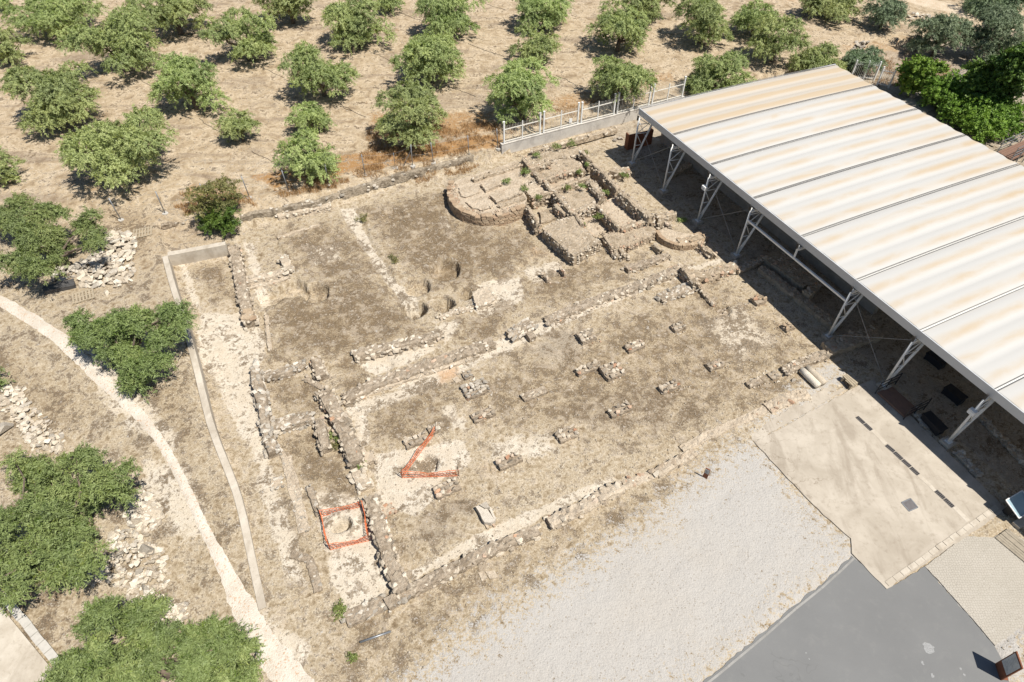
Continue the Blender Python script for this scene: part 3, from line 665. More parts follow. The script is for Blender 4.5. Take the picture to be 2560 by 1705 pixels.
def pillar(label, c, x, y, lx, ly, h, rot=26.5, kind='stone', mat='mortar', n=None, group=None, size=.24, name='pillar_stub', seed=None, cat='pillar'):
    seed = seed if seed is not None else len(bpy.data.objects); r = random.Random(seed)
    q = pt(c, x, y, h); z0 = gz(*q); a = math.radians(rot); o0 = (q[0], q[1], z0)
    MBc = MB(); poly = rag([(-lx/2,-ly/2),(lx/2,-ly/2),(lx/2,ly/2),(-lx/2,ly/2)], .18, .05, seed)
    MBc.prism([(p[0]*math.cos(a)-p[1]*math.sin(a), p[0]*math.sin(a)+p[1]*math.cos(a)) for p in poly], -.1, [h*r.uniform(.45,.75) for _ in poly])
    o = link(name, MBc.mesh(name, M[mat]), None, o0); tag(o, label, cat, group, 'thing')
    for _ in range(9):
        u = r.uniform(-.5,.5)*lx*1.5; v = r.choice((-1,1))*(ly*.5+r.uniform(.02,.2)); p_ = (q[0]+u*math.cos(a)-v*math.sin(a), q[1]+u*math.sin(a)+v*math.cos(a))
        add_stone(o, (*p_, gz(*p_)+.02), r.uniform(.08,.18), kind, r, (.5,.8), o0)
    nx_, ny_, nz_ = max(2, round(lx/size)), max(2, round(ly/size)), max(1, round(h/(size*.75)))
    for k in range(nz_):
        for i in range(nx_):
            for j in range(ny_):
                top = k == nz_-1
                if not top and 0 < i < nx_-1 and 0 < j < ny_-1: continue
                if r.random() < .12: continue
                u = (-.5+(i+.5)/nx_)*lx*1.02+r.uniform(-.03,.03); v = (-.5+(j+.5)/ny_)*ly*1.02+r.uniform(-.03,.03)
                z = z0+(k+.5)*h/nz_+(r.uniform(-.02,.07) if top else 0)
                kd = kind if r.random() < .9 else ('terracotta' if r.random() < .45 else 'stone_pale')
                add_stone(o, (q[0]+u*math.cos(a)-v*math.sin(a), q[1]+u*math.sin(a)+v*math.cos(a), z), size*r.uniform(.85,1.3), kd, r, (.5,.85), o0, a, .18)
    return o
# ---- rooms on the west side
W = wall
W('long narrow rubble wall edging the sunken trench, terracotta slabs at its end','Z8',[(762,505),(800,650),(830,800),(862,980),(900,1140),(922,1225)],.72,.55, size=.27)
wl = bpy.data.objects[-1] if False else None
W('pale rubble cross wall meeting the long trench wall','Z8',[(850,835),(1000,805),(1150,775),(1290,735)],.62,.35, kind='stone_pale', mat='mortar_pale')
W('short rubble stub rising at the end of the pale cross wall','Z8',[(1240,600),(1262,660),(1290,730)],.55,.45, kind='stone_pale', mat='mortar_pale')
W('very low footing line parallel below the pale cross wall','Z8',[(880,905),(1080,865),(1300,800)],.42,.14, mat='mortar_pale', size=.2, side=0)
W('pale stone facing along the foot of the northern bank','Z8',[(1190,215),(1350,180),(1520,150),(1690,115)],.5,.35, kind='stone_pale', mat='mortar_pale', size=.24)
W('dark jagged wall with fallen blocks beside the white sandy floor','Z7',[(150,160),(165,300),(200,430),(225,560),(245,690),(275,800)],.62,.6, kind='stone_grey', size=.3, taper=[.5,.6,.65,.55,.5,.5])
W('crumbled wall end with one big boulder near the two west rooms','Z7',[(270,830),(300,900),(330,980)],.6,.45, kind='stone_grey', size=.34)
W('rubble band closing the upper west room','Z7',[(215,215),(330,215),(480,165),(630,95)],.55,.35, kind='stone_grey', size=.24)
W('short wall stub standing between the upper west room and dark moss','Z7',[(740,60),(765,140),(795,225)],.62,.5, kind='stone', size=.24)
W('thick rubble wall dividing the two west rooms','Z7',[(245,725),(400,690),(560,650),(700,615)],.75,.42, kind='stone_grey', size=.26)
W('thin straight wall stub beside the green weeds in the corridor','Z7',[(770,650),(800,780),(835,930)],.5,.55, size=.24, mat='mortar', top=.6)
W('long corridor wall with a deep black shadow bounding the pillared hall','Z7',[(815,375),(880,470),(945,600),(1020,770),(1080,900),(1140,1060)],.78,.6, size=.26, top=.7)
W('collapsed stones lying in line below the corridor wall','Z7',[(1150,1160),(1190,1250),(1235,1320)],.7,.28, kind='stone_pale', mat='mortar_pale', size=.34)
W('straight low wall beside the netted well','R8',[(200,325),(240,460),(300,660),(360,830),(420,950)],.62,.55, size=.25, top=.7)
block('low square buttress projecting from the corridor wall into the hall','Z7',[(1130,985),(1290,970),(1330,1060),(1180,1105)],.22, kind='stone', topd=.2)
block('low stub projecting from the wall beside the netted well','R8',[(262,395),(340,372),(375,425),(300,450)],.2, kind='terracotta', topd=.15)
block('rough corner mass where the two south walls meet','R8',[(290,1010),(360,960),(350,890),(440,900),(500,985),(330,1078)],.32, mat='mortar', kind='stone_grey', topd=.4)
W('long flat rubble wall closing the hall on its gravel side','R8',[(470,945),(640,860),(860,745),(1080,640),(1330,545)],.55,.32, kind='stone', size=.27, top=1.1, side=.5)
W('faint low wall under the small dusty enclosure','R8',[(40,1150),(170,1085),(300,1025)],.7,.15, kind='stone_grey', size=.24, side=.2)
W('row of upright broken stones continuing the hall wall','R8',[(1400,495),(1560,425),(1720,330),(1890,250)],.6,.3, kind='stone', mat='mortar_pale', size=.33, top=.9, side=.6)
W('half buried stones linking the broken row to the scattered one','R8',[(1900,245),(2010,205),(2120,165)],.5,.1, kind='stone_warm', mat='mortar_pale', size=.2, side=0, top=.6)
W('faint stone line fading towards the platform apron','R6',[(10,1540),(200,1440),(420,1340),(590,1265)],.5,.08, kind='stone_warm', mat='mortar_pale', size=.22, side=0, top=.45)
W('scattered stone row beside the pale gravel yard','R8',[(2120,165),(2200,115),(2310,60),(2380,20)],.55,.2, kind='stone_warm', mat='mortar_pale', size=.3)
W('faint footing line edging the west terrace','R7',[(1950,710),(2070,740),(2110,860),(2130,960)],.4,.1, kind='stone_grey', size=.18, side=0, top=.5)
block('small square footing sunk in the west terrace','Z7',[(295,1250),(400,1230),(420,1310),(315,1340)],.12, mat='earth', topd=.1, kind='stone_grey')
W('faint pebbled footing strip running down the west terrace','R7',[(1915,60),(1985,330),(2040,560)],.55,.07, kind='stone_grey', mat='mortar_pale', size=.16, side=0, top=.5)
W('low shadowed edge wall of the netted enclosure','R7',[(2075,260),(2110,380),(2135,440)],.3,.22, kind='stone_grey', size=.2, side=.3)
W('low broken footing across the lower west room','Z7',[(400,960),(470,1100),(540,1260),(590,1420)],.3,.1, kind='stone_pale', mat='mortar_pale', size=.18, side=0, top=.5)
W('thin footing line between corridor and upper west room','Z7',[(640,250),(780,330),(830,370)],.35,.14, kind='stone', size=.2, side=.1)
W('ragged edge of the mossy floor above the sandy strip','Z8',[(1085,1160),(1090,1260),(1110,1420),(1120,1500)],.25,.2, kind='stone_pale', mat='earth', size=.16, side=.1, top=.4)
W('crumbled edge between two mossy floors','Z8',[(1190,430),(1330,380),(1480,340),(1590,310)],.25,.2, kind='stone_pale', mat='earth', size=.18, side=.1, top=.4)
# ---- the line of walls north of the hall
W('long rubble wall with neat lower course, pale strip in front','R5',[(30,1185),(220,1095),(420,1020),(600,955),(800,890),(1050,800)],.8,.32, kind='stone', size=.26, top=1.1)
W('neat squared footing course along the sandy strip of the hall','R5',[(20,1222),(300,1110),(600,1010),(900,915)],.3,.16, kind='stone_pale', mat='mortar_pale', size=.3, top=1.2)
W('rubble wall with black end above a pale sandy pocket','R5',[(90,890),(200,860),(330,830),(480,800),(600,775),(690,730)],.62,.4, kind='stone_pale', mat='mortar', size=.27)
W('dark heaped stone wall with a square grey block','R5',[(1160,755),(1240,710),(1310,670)],.75,.4, kind='stone_grey', size=.28)
block('square grey stone block beside the dark heaped wall','R5',[(1270,745),(1310,728),(1345,770),(1300,785)],.35, mat='mortar', edge=.2, topd=0, kind='stone_grey')
W('long straggling rubble wall leading to the shelter','R5',[(1410,655),(1560,590),(1700,535),(1850,480),(2000,430),(2180,360),(2350,285)],.7,.28, kind='stone', size=.27)
W('grey rubble wall patch between hall pillars and the long wall','R5',[(2190,505),(2270,465),(2360,440),(2420,410)],.75,.25, kind='stone_grey', size=.28)
W('low wall row with dark cavity near the rooms','R5',[(1960,300),(2060,270),(2160,235),(2250,205)],.5,.28, kind='stone', size=.24)
W('wall running under the shelter edge past the sunken corner','R6',[(60,330),(180,345),(270,310),(390,275)],.7,.4, kind='stone_warm', mat='mortar_warm')
W('tall ragged corner wall with black face near the shelter','R6',[(25,290),(70,345),(115,400)],.45,.7, kind='stone_warm', mat='mortar_warm')
W('thin low wall line running from the ragged corner into the hall','R6',[(135,425),(185,490),(240,545)],.3,.2, kind='stone_warm', mat='mortar_warm', size=.2, side=.2)
W('brick edged wall step at the shadow line of the shelter','R6',[(-10,120),(90,95),(170,70)],.7,.4, kind='brick', mat='mortar_warm')
W('wall stub jutting into shade near the brick edged step','R6',[(130,125),(170,160),(235,205)],.35,.45, kind='stone_warm', mat='mortar_warm', size=.22)
W('rubble wall end at the shadow line near the column drums','R6',[(720,1000),(820,950),(920,910),(1010,880)],.6,.3, kind='stone', size=.25)
W('low rough stones fringing the apron of the platform','R6',[(600,1260),(700,1210),(800,1170),(880,1160)],.8,.12, kind='stone_warm', mat='mortar_pale', size=.28, top=.6)
# ---- pale plaster block and standing stones
block('flat cream plaster block with a ragged upper edge','R5',[(905,465),(1010,425),(1070,500),(1040,530),(935,570)],.25, mat='mortar_pale', edge=.5, topd=.03, kind='stone_pale')
W('thin wall crest left of the cream plaster block','R5',[(680,640),(780,595),(890,570)],.35,.16, kind='stone_pale', mat='mortar_pale', size=.2)
for lab, c, x, y in (('thin upright slab standing alone in the mossy floor','R5',1405,350), ('taller upright slab beside the long black wall end','R5',1525,315)):
    pillar(lab, c, x, y, .7, .16, .4, -62, kind='stone_warm', size=.22, name='standing_slab', cat='stone')
# ---- pillar stubs of the hall
PG = 'pillar stubs of the hall'
for c, x, y, lx, ly, h, lab in (('R5',2020,825,1.1,.55,.34,'oblong rubble pillar stub with pale stones between two rounder stubs'),('R5',2260,1095,1.15,.5,.34,'narrow rubble pillar stub between the grey floor and shelter side'),('R5',1920,1255,1.3,.5,.34,'long low pillar stub with bare flat top on greyish floor'),
    ('R5',980,1290,1.25,.55,.32,'pillar stub with a reddish stone beside the round cream patch'),('R8',1135,72,1.25,.55,.36,'tall ended rubble pillar stub between orange net and broken stone row'),('R8',715,255,1.25,.65,.36,'rubble pillar stub just below the zigzag orange net'),
    ('R6',245,950,1.0,.55,.26,'pillar stub of small stones with an orange brick fragment'),('R5',2320,690,.8,.5,.34,'short dark pillar stub near the grey rubble wall patch')):
    pillar(lab, c, x, y, lx, ly, h, group=PG)
for lab, c, x, y, lx, ly, h, kd in (
  ('squarish pale topped pillar stub nearest the rubble wall','R5',1688,750,.95,.85,.42,'stone_warm'),
  ('rounded heap of stones left from a hall pillar','R5',1865,990,1.1,1.0,.38,'stone_warm'),
  ('wide grey heap of cobbles left from a hall pillar','R5',930,1118,1.35,.95,.3,'stone_grey'),
  ('small dark clump of stones above the grey cobble heap','R5',875,1020,.5,.5,.3,'stone_grey'),
  ('nearly buried pillar stub with one black end','R5',1330,1150,1.4,.5,.24,'stone'),
  ('low worn pillar stub with a thin leaning slab','R5',1695,975,1.4,.5,.3,'stone_warm'),
  ('small crumbled pillar stub crossing two stones','R5',1555,1425,1.1,.65,.3,'stone_warm'),
  ('rubble pillar stub behind the orange net','Z7',1720,845,1.2,.6,.3,'stone_warm'),
  ('small pile of pale stones above the orange net corner','Z7',1900,740,.6,.5,.28,'stone_pale'),
  ('ragged low stub near the column drums','R6',515,1075,.9,.4,.25,'stone_warm'),
  ('tiny stone cluster beside the wall end near the drums','R6',645,1030,.6,.5,.16,'stone_pale'),
  ('square brick stub cut by the shelter shadow, larger','R6',545,500,.75,.65,.4,'brick'),
  ('square brick stub cut by the shelter shadow, smaller','R6',745,688,.6,.55,.36,'brick'),
  ('ring of rough stones around a small dark hole','R6',310,580,.9,.8,.2,'stone_warm')):
    pillar(lab, c, x, y, lx, ly, h, kind=kd if kd != 'stone_warm' else 'stone', mat='mortar')
# fallen carved slab (two pieces) lying on the hall floor
q = pt('R8', 975, 430, .3); sl = empty('fallen_carved_slab', (q[0], q[1], gz(*q)), 'large broken carved stone block lying on the hall floor', 'stone')
def rawpoly(c, pts, z): return ccw([pt(c, x, y, z) for x, y in pts])
for nm, pts, h in (('slab_body',[(908,392),(962,372),(1040,485),(1012,500),(968,498)],.34), ('broken_piece',[(935,380),(980,358),(1004,395),(970,402)],.46), ('side_strip',[(995,400),(1012,395),(1046,470),(1036,482)],.26), ('lower_board',[(966,505),(984,498),(1000,535),(986,540)],.12), ('lower_board',[(1012,503),(1028,497),(1042,522),(1030,526)],.12)):
    MB().prism(rag(rawpoly('R8', pts, h), .2, .02, 3), -.05, h).build(nm, M['stone_grey'] if 'board' not in nm else M['stone_warm'], sl)
# ---- apse podium and the raised rooms
def apse():
    ztop = .95
    outer = [(100,425),(82,470),(85,520),(110,590),(150,640),(210,685),(300,715),(400,730),(500,725),(600,700),(690,672),(775,635)]
    back = [(800,560),(770,480),(740,300),(720,205),(560,262),(350,330),(180,380)]
    W3 = [Vector((*pt('Z1',x,y,ztop),0)) for x, y in outer]; B3 = [Vector((*pt('Z1',x,y,ztop),0)) for x, y in back]
    cx = sum(v.x for v in W3+B3)/len(W3+B3); cy = sum(v.y for v in W3+B3)/len(W3+B3)
    root = empty('apse_podium', (cx, cy, 0), 'rounded apse podium faced with curved brick courses', 'ruin')
    MB().prism(rag(ccw([(v.x,v.y) for v in W3+B3]), .2, .05, 4), -.2, ztop-.14).build('fill', M['earth'], root)
    X, Y, L = resample([(v.x,v.y) for v in W3], .05); cum = np.linspace(0, L, len(X))
    r = random.Random(5); hc = .155
    bl = {}
    for k in range(7):
        s = r.uniform(0,.3)-.3
        while s < L:
            wb = r.uniform(.28,.46)
            if s+wb*.5 > 0 and s+wb*.5 < L:
                u = s+wb/2; x = np.interp(u, cum, X); y = np.interp(u, cum, Y)
                x2 = np.interp(min(u+.1,L), cum, X); y2 = np.interp(min(u+.1,L), cum, Y); a = math.atan2(y2-y, x2-x)
                if not (k == 6 and r.random() < .15):
                    link('brick', SMB[r.randrange(4)], root, (x-cx+.08*math.sin(a)*0+r.uniform(-.015,.015), y-cy+r.uniform(-.015,.015), (k+.5)*hc-.1), (0,0,a+r.uniform(-.04,.04)), (wb*.96, .36*r.uniform(.9,1.1), hc*.93))
            s += wb
    r2 = random.Random(8)
    for i in range(150):                                             # rubble crown of the ring
        u = r2.uniform(0, L); x = np.interp(u, cum, X); y = np.interp(u, cum, Y); f = r2.uniform(.02,.2)
        add_stone(root, (x+(cx-x)*f, y+(cy-y)*f, ztop-.12), r2.uniform(.14,.3), 'stone_warm', r2, (.4,.7), (cx,cy,0))
    return root
def brick_mesh(seed):
    r = random.Random(seed); bm = bmesh.new(); bmesh.ops.create_cube(bm, size=1)
    for v in bm.verts: v.co += Vector([r.uniform(-.05,.05) for _ in range(3)])
    bmesh.ops.bevel(bm, geom=bm.edges[:], offset=.06, segments=1, affect='EDGES')
    me = bpy.data.meshes.new('brick'); bm.to_mesh(me); bm.free(); me.materials.append(M['brick']); return me
SMB = [brick_mesh(i) for i in range(4)]
apse()
block('smooth floor block inside the apse, upper one','Z1',[(375,440),(440,400),(545,375),(560,440),(420,500)],.2,.85, mat='earth', edge=.3, topd=.03, kind='stone_warm', low=.4)
block('smooth floor block inside the apse, lower larger one','Z1',[(455,545),(560,500),(700,472),(765,515),(640,560),(520,605)],.22,.85, mat='earth', edge=.3, topd=.03, kind='stone_warm', low=.4)
block('worn floor slab beside the rim of the apse','Z1',[(170,470),(260,430),(350,440),(365,510),(240,560),(190,540)],.1,.84, mat='earth', edge=.2, topd=.03, kind='stone_warm', low=.4)
block('worn floor slab at the southern rim of the apse','Z1',[(235,605),(330,575),(440,555),(490,640),(400,680),(300,660)],.1,.84, mat='earth', edge=.2, topd=.03, kind='stone_warm', low=.4)
block('square rubble cell behind the apse with weeds','Z1',[(620,400),(840,330),(910,400),(730,450)],.2,.5, mat='earth', kind='stone', topd=.15, low=-.2)
block('dusty cell platform between apse and the black shadow line','Z1',[(760,470),(930,410),(1000,500),(850,560)],.2,.45, mat='earth', kind='stone', topd=.12, low=-.2)
W('rubble wall ringing the back of the apse','Z1',[(300,400),(430,350),(580,310),(740,255)],.45,.3, .7, mat='mortar_warm', kind='stone_warm', size=.22)
W('stone kerb in front of the lower apse block','Z1',[(540,640),(650,600),(770,560)],.4,.12,.85, mat='mortar_warm', kind='stone_warm', size=.22)
# raised rooms: several solids with different levels
block('main rubble room platform with black western face','Z1',[(940,845),(1040,790),(1160,745),(1245,730),(1330,840),(1400,920),(1480,965),(1360,1030),(1230,1105),(1130,1020),(1040,940)],.9, mat='mortar_warm', kind='stone', topd=.5, low=-.2)
block('tan sunken room floor framed by two black walls','Z1',[(1450,650),(1540,590),(1640,545),(1760,660),(1850,760),(1760,800),(1660,845),(1560,745)],.35, mat='earth', kind='stone_warm', topd=.25, low=-.2)
block('cluttered rubble floor between the inner rooms','Z1',[(1050,520),(1200,470),(1380,400),(1480,480),(1520,540),(1420,600),(1380,640),(1210,700)],.5, mat='mortar_warm', kind='stone', topd=.5, low=-.2)
block('dusty room floor in the middle of the ruins','Z1',[(955,405),(1090,370),(1180,340),(1260,400),(1130,450),(1010,490)],.42, mat='earth', kind='stone_warm', topd=.25, low=-.2)
block('upper rubble room floor below the white boundary wall','Z1',[(850,300),(1010,240),(1190,190),(1290,240),(1340,320),(1160,330),(1000,370),(920,395)],.48, mat='mortar_warm', kind='stone', topd=.4, low=-.2)
block('top rubble terrace with green tufts at the boundary wall','Z1',[(760,195),(900,165),(1060,130),(1280,100),(1310,170),(1150,200),(990,220),(830,290)],.55, mat='mortar_warm', kind='stone', topd=.35, low=-.2)
block('small orange sand floor in the pit beside the thin wall','Z1',[(920,690),(1040,650),(1080,750),(930,800)],.25, mat='mortar_warm', edge=.2, topd=.05, kind='stone_warm')
block('dusty floor by the curved brick step','Z1',[(1250,740),(1400,680),(1460,730),(1560,850),(1440,930),(1380,900)],.12, mat='earth', kind='stone_warm', topd=.2, low=-.2)
block('pinkish rubble shelf south of the raised rooms','Z1',[(1490,900),(1700,870),(1960,830),(1990,880),(1940,920),(1760,1000),(1580,1040)],.55, mat='mortar_warm', kind='stone_warm', topd=.3, low=-.2)
for lab, pts, w, h, zb in (
  ('broken spine wall segment at the top of the rooms',[(765,210),(800,250),(830,300)],.3,.35,.7),
  ('spine wall segment beside the apse with weeds',[(862,315),(895,355),(930,400)],.35,.38,.65),
  ('spine wall segment left of the middle room',[(965,408),(990,450),(1020,500)],.35,.42,.62),
  ('longest spine wall segment with a black face',[(1060,520),(1110,570),(1160,640),(1215,705)],.4,.5,.6),
  ('spine wall segment turning into the tall platform',[(1250,720),(1280,770),(1310,810)],.35,.3,.7),
  ('upper stretch of the eastern room wall with weeds',[(1305,140),(1340,180),(1385,225)],.35,.4,.6),
  ('middle stretch of the eastern room wall',[(1410,255),(1470,300),(1540,370),(1640,480)],.45,.55,.55),
  ('lower stretch of the eastern room wall with broad black face',[(1660,505),(1740,570),(1840,660),(1945,745)],.6,.85,.35),
  ('black faced wall of the tan sunken room',[(1455,640),(1510,700),(1580,770),(1655,845)],.35,.9,.0),
  ('thin freestanding slab wall beside the apse rim',[(805,640),(850,715),(900,800)],.28,1.0,0),
  ('dark stub wall beside the orange sand pit',[(1065,630),(1100,665),(1160,705)],.5,.85,0),
  ('cross wall north of the middle room',[(830,295),(920,265),(1010,232)],.35,.28,.7),
  ('cross wall under the upper room floor',[(925,402),(1060,360),(1190,320),(1300,290)],.4,.28,.66),
  ('cross wall south of the middle room',[(1020,495),(1130,455),(1250,410),(1370,370)],.4,.3,.66),
  ('cross wall above the small sunken yard',[(1215,700),(1310,665),(1420,615)],.4,.3,.68),
  ('rough cross wall linking apse rim to spine wall',[(850,565),(950,535),(1040,510)],.4,.3,.6),
  ('ragged stones at the head of the tan sunken room',[(1380,400),(1430,470),(1490,530)],.6,.35,.65),
  ('end wall of the tan sunken room',[(1660,850),(1760,810),(1880,775),(1960,760)],.4,.3,.55),
  ('wide rubble wall along the shelter side of the rooms',[(1580,300),(1640,320),(1740,300)],.8,.45,.1),
  ('outer wall cut by the shelter shadow',[(2000,740),(2080,720),(2160,700)],.7,.5,0),
  ('dark stub wall pointing at the curved step',[(2010,800),(2060,780),(2130,810)],.4,.55,0),
  ('small dark wall foot below the pinkish shelf',[(1520,960),(1570,1020),(1640,1100)],.35,.35,0),
  ('short rubble nub below the pinkish shelf',[(1660,1040),(1690,1075),(1705,1100)],.4,.4,0),
  ('single dark stub between curved step and low row',[(1975,990),(2005,1020),(2035,1045)],.3,.4,0),
  ('rubble edge of the pinkish shelf',[(1590,1040),(1740,985),(1930,905)],.3,.2,.3)):
    W(lab, 'Z1', pts, w*.9, h+zb, 0., rough=.045, mat='mortar_warm', kind='stone_warm' if len(lab) % 2 else 'stone', size=.22)
# curved brick step at the shelter
def curved_step():
    pl = [pt('Z1',x,y,.45) for x, y in ((2000,870),(2030,920),(2080,955),(2150,985),(2230,1000),(2330,990),(2400,970))]
    X, Y, L = resample(pl, .05); cum = np.linspace(0, L, len(X)); cx, cy = X[len(X)//2], Y[len(Y)//2]
    root = empty('curved_brick_step', (cx, cy, 0), 'small curved brick apse step beside the shelter shadow', 'ruin'); r = random.Random(3)
    MB().prism(rag(ccw([(x,y) for x, y in zip(X[::8],Y[::8])]+[pt('Z1',2350,900,.45), pt('Z1',2200,870,.45), pt('Z1',2060,830,.45)]), .2, .03, 2), -.2, .34).build('fill', M['earth'], root)
    for k in range(4):
        s = r.uniform(-.3,0)
        while s < L:
            wb = r.uniform(.25,.4); u = min(max(s+wb/2,0),L); x = np.interp(u,cum,X); y = np.interp(u,cum,Y)
            a = math.atan2(np.interp(min(u+.1,L),cum,Y)-y, np.interp(min(u+.1,L),cum,X)-x)
            link('brick', SMB[r.randrange(4)], root, (x-cx, y-cy, (k+.5)*.125-.04), (0,0,a+r.uniform(-.04,.04)), (wb*.95,.26,.115)); s += wb
curved_step()
# rubble face of the northern bank
W('stony face of the northern bank, western stretch','S',[(600,540),(690,519),(780,503),(850,478)],.5,.36,.35, mat='bank_rock', kind='stone_grey', size=.26, side=.15, top=.22, name='rubble_bank', cat='bank')
W('stony face of the northern bank, eastern stretch by the apse','S',[(850,478),(960,445),(1105,405),(1180,385)],.6,.40,.35, mat='bank_rock', kind='stone_grey', size=.26, side=.15, top=.2, name='rubble_bank', cat='bank')
W('stony strip at the foot of the white boundary wall','S',[(1330,375),(1450,345),(1540,320)],.5,.2,.3, mat='mortar_warm', kind='stone', size=.28, side=.1, top=.6, name='rubble_bank', cat='bank')
W('low dark earth bank beside the yellowing shrub','S',[(402,562),(450,553),(498,545)],.3,.15,.75, mat='mortar', kind='stone_grey', size=.2, side=0, top=.3, name='rubble_bank', cat='bank')
# terracotta slabs at the end of the trench wall
tw = next(o for o in bpy.data.objects if o.get('label','').startswith('long narrow rubble wall'))
for i, (x, y, s) in enumerate(((905,1130,.5),(930,1150,.4),(925,1190,.45),(890,1190,.5),(960,1200,.4))):
    q = pt('Z8', x, y, .6); o = link('tile', SMB[i % 4], tw, (q[0]-tw.location.x, q[1]-tw.location.y, .6), (0,0,rnd.uniform(0,1)), (s,s*.7,.08)); 
# ---- rubble heaps on the west side
def heap(label, c, polys, n, smin, smax, kind, hmax=.35, seed=1, flat=(.35,.7), group=None):
    r = random.Random(seed); cpt = polys[0][0]; g0 = G(c, *[sum(v)/len(polys[0]) for v in zip(*polys[0])])
    root = empty('rubble_heap', tuple(g0), label, 'rubble', group); k = 0; tries = 0
    polys = [[tuple(G(c, x, y).xy) for x, y in p] for p in polys]
    areas = [abs(sum(p[i][0]*p[(i+1)%len(p)][1]-p[(i+1)%len(p)][0]*p[i][1] for i in range(len(p)))) for p in polys]
    while k < n and tries < n*30:
        tries += 1; p = r.choices(polys, areas)[0]
        x = r.uniform(min(a[0] for a in p), max(a[0] for a in p)); y = r.uniform(min(a[1] for a in p), max(a[1] for a in p))
        d = float(sdpoly(np.array([x]), np.array([y]), p)[0])
        if d < -.1 or (d < 0 and r.random() < .6): continue
        s = r.uniform(smin, smax)*(1.5 if r.random() < .06 else 1)
        z = gz(x, y)+min(hmax, max(0, d)*.5)*r.random()+s*.16
        add_stone(root, (x, y, z), s, kind if r.random() < .85 else 'stone_grey', r, flat, tuple(g0), math.radians(26) if r.random() < .5 else None, .35); k += 1
    return root
heap('heap of flat pale slabs laid out beside the stacked boards','R4',[[(700,70),(930,60),(920,380),(830,440),(560,440),(560,340),(690,280)]],280,.22,.5,'stone_pale',.3,2)
heap('grey edge of loose slabs under the large spreading olive','R4',[[(330,330),(540,270),(660,200),(700,80),(730,60),(720,260),(560,340),(380,420)]],110,.2,.45,'stone_grey',.2,3)
heap('scatter of broken stones west of the gravel path','R4',[[(0,1110),(150,1130),(170,1220),(300,1330),(440,1480),(420,1560),(230,1560),(60,1290),(0,1250)]],260,.14,.36,'stone_pale',.22,4)
heap('big pale rubble heap of blocks beside the dense olive','R7',[[(900,310),(980,305),(1060,440),(1070,500),(980,560),(870,500),(860,400)]],150,.2,.5,'stone_pale',.4,5)
heap('broad heap of mixed stones and column pieces','R7',[[(760,560),(900,540),(1060,660),(1130,790),(1130,900),(1000,1000),(850,960),(720,880),(660,720)]],295,.13,.34,'stone_pale',.4,6)
heap('squared pale blocks set in a line at the heap edge','R7',[[(540,870),(620,760),(720,860),(610,945)]],60,.25,.5,'stone_pale',.3,7)
heap('pale stone spill above the lowest olive tree','R7',[[(840,1000),(1000,990),(1240,1060),(1240,1150),(1160,1260),(1060,1130),(900,1080)]],170,.14,.4,'stone_pale',.3,8)
heap('loose boulders on the slope by the far bushes','R3',[[(1180,300),(1260,290),(1330,340),(1290,400),(1180,380)]],40,.25,.6,'stone_grey',.3,9)
heap('pale stones on the dry slope below the dirt track','R3',[[(1560,90),(1700,110),(1800,150),(1660,190),(1560,150)]],40,.2,.55,'stone_pale',.2,10)
def single(label, c, x, y, s, kind, flat=(.5,.8)):
    g = G(c, x, y); o = link('boulder', SM[kind][rnd.randrange(7)], None, (g.x, g.y, g.z+s*.2), (0,.1,rnd.uniform(0,6)), (s, s*.8, s*rnd.uniform(*flat)))
    return tag(o, label, 'boulder')
single('big rounded grey boulder at the west edge of the stone scatter','R4',25,1420,1.0,'stone_grey')
single('rounded grey boulder in the broad stone heap','R7',1000,680,.8,'stone_grey')
single('flat pale boulder capping the crumbled wall end','Z7',285,815,.8,'stone_grey')
single('grey capstone on the head of the dark jagged wall','Z7',155,140,.75,'stone_grey')
single('small dark stone beside the column drums','R6',780,1078,.35,'stone_grey')
single('round orange brown stone in the cluttered room','Z1',1245,425,.45,'stone_warm')
single('pale boulder on the stony strip near the brown panel','R2',1880,965,.4,'stone_grey')
single('grey boulder on the stony strip near the brown panel','R2',1918,955,.5,'stone_grey')
single('white stone beside the footpath behind the shelter','R3',1590,668,.5,'stone_pale')
# ================================================================== SHELTER
ZE = 4.3                                                    # eave height
EA = math.radians(-63.9); ev = Vector((math.cos(EA), math.sin(EA), 0)); av = Vector((math.cos(EA+math.pi/2), math.sin(EA+math.pi/2), 0))
E0 = Vector((*P(1602,272,ZE), ZE))
SEAMS = [0.0]
for sx, sy in ((1691,335),(1790,413),(1900,499),(2022.7,597),(2159,706),(2318,832),(2498,972)):
    SEAMS.append((Vector((*P(sx,sy,ZE),ZE))-E0).dot(ev))
bay = (SEAMS[-1]-SEAMS[1])/6
SEAMS = [0.0]+[SEAMS[1]+i*bay for i in range(9)]
RW, ZF = 19.3, 3.72                                         # roof depth and height of the far edge
shel = empty('shelter_canopy', (E0.x, E0.y, 0), 'large white stained membrane canopy on steel trestles over the dig', 'canopy')
def roofpt(s, d, dz=0.): 
    p = E0+ev*s+av*d; p.z = ZE+(ZF-ZE)*(max(d,0)/RW)**1.6+dz; return p
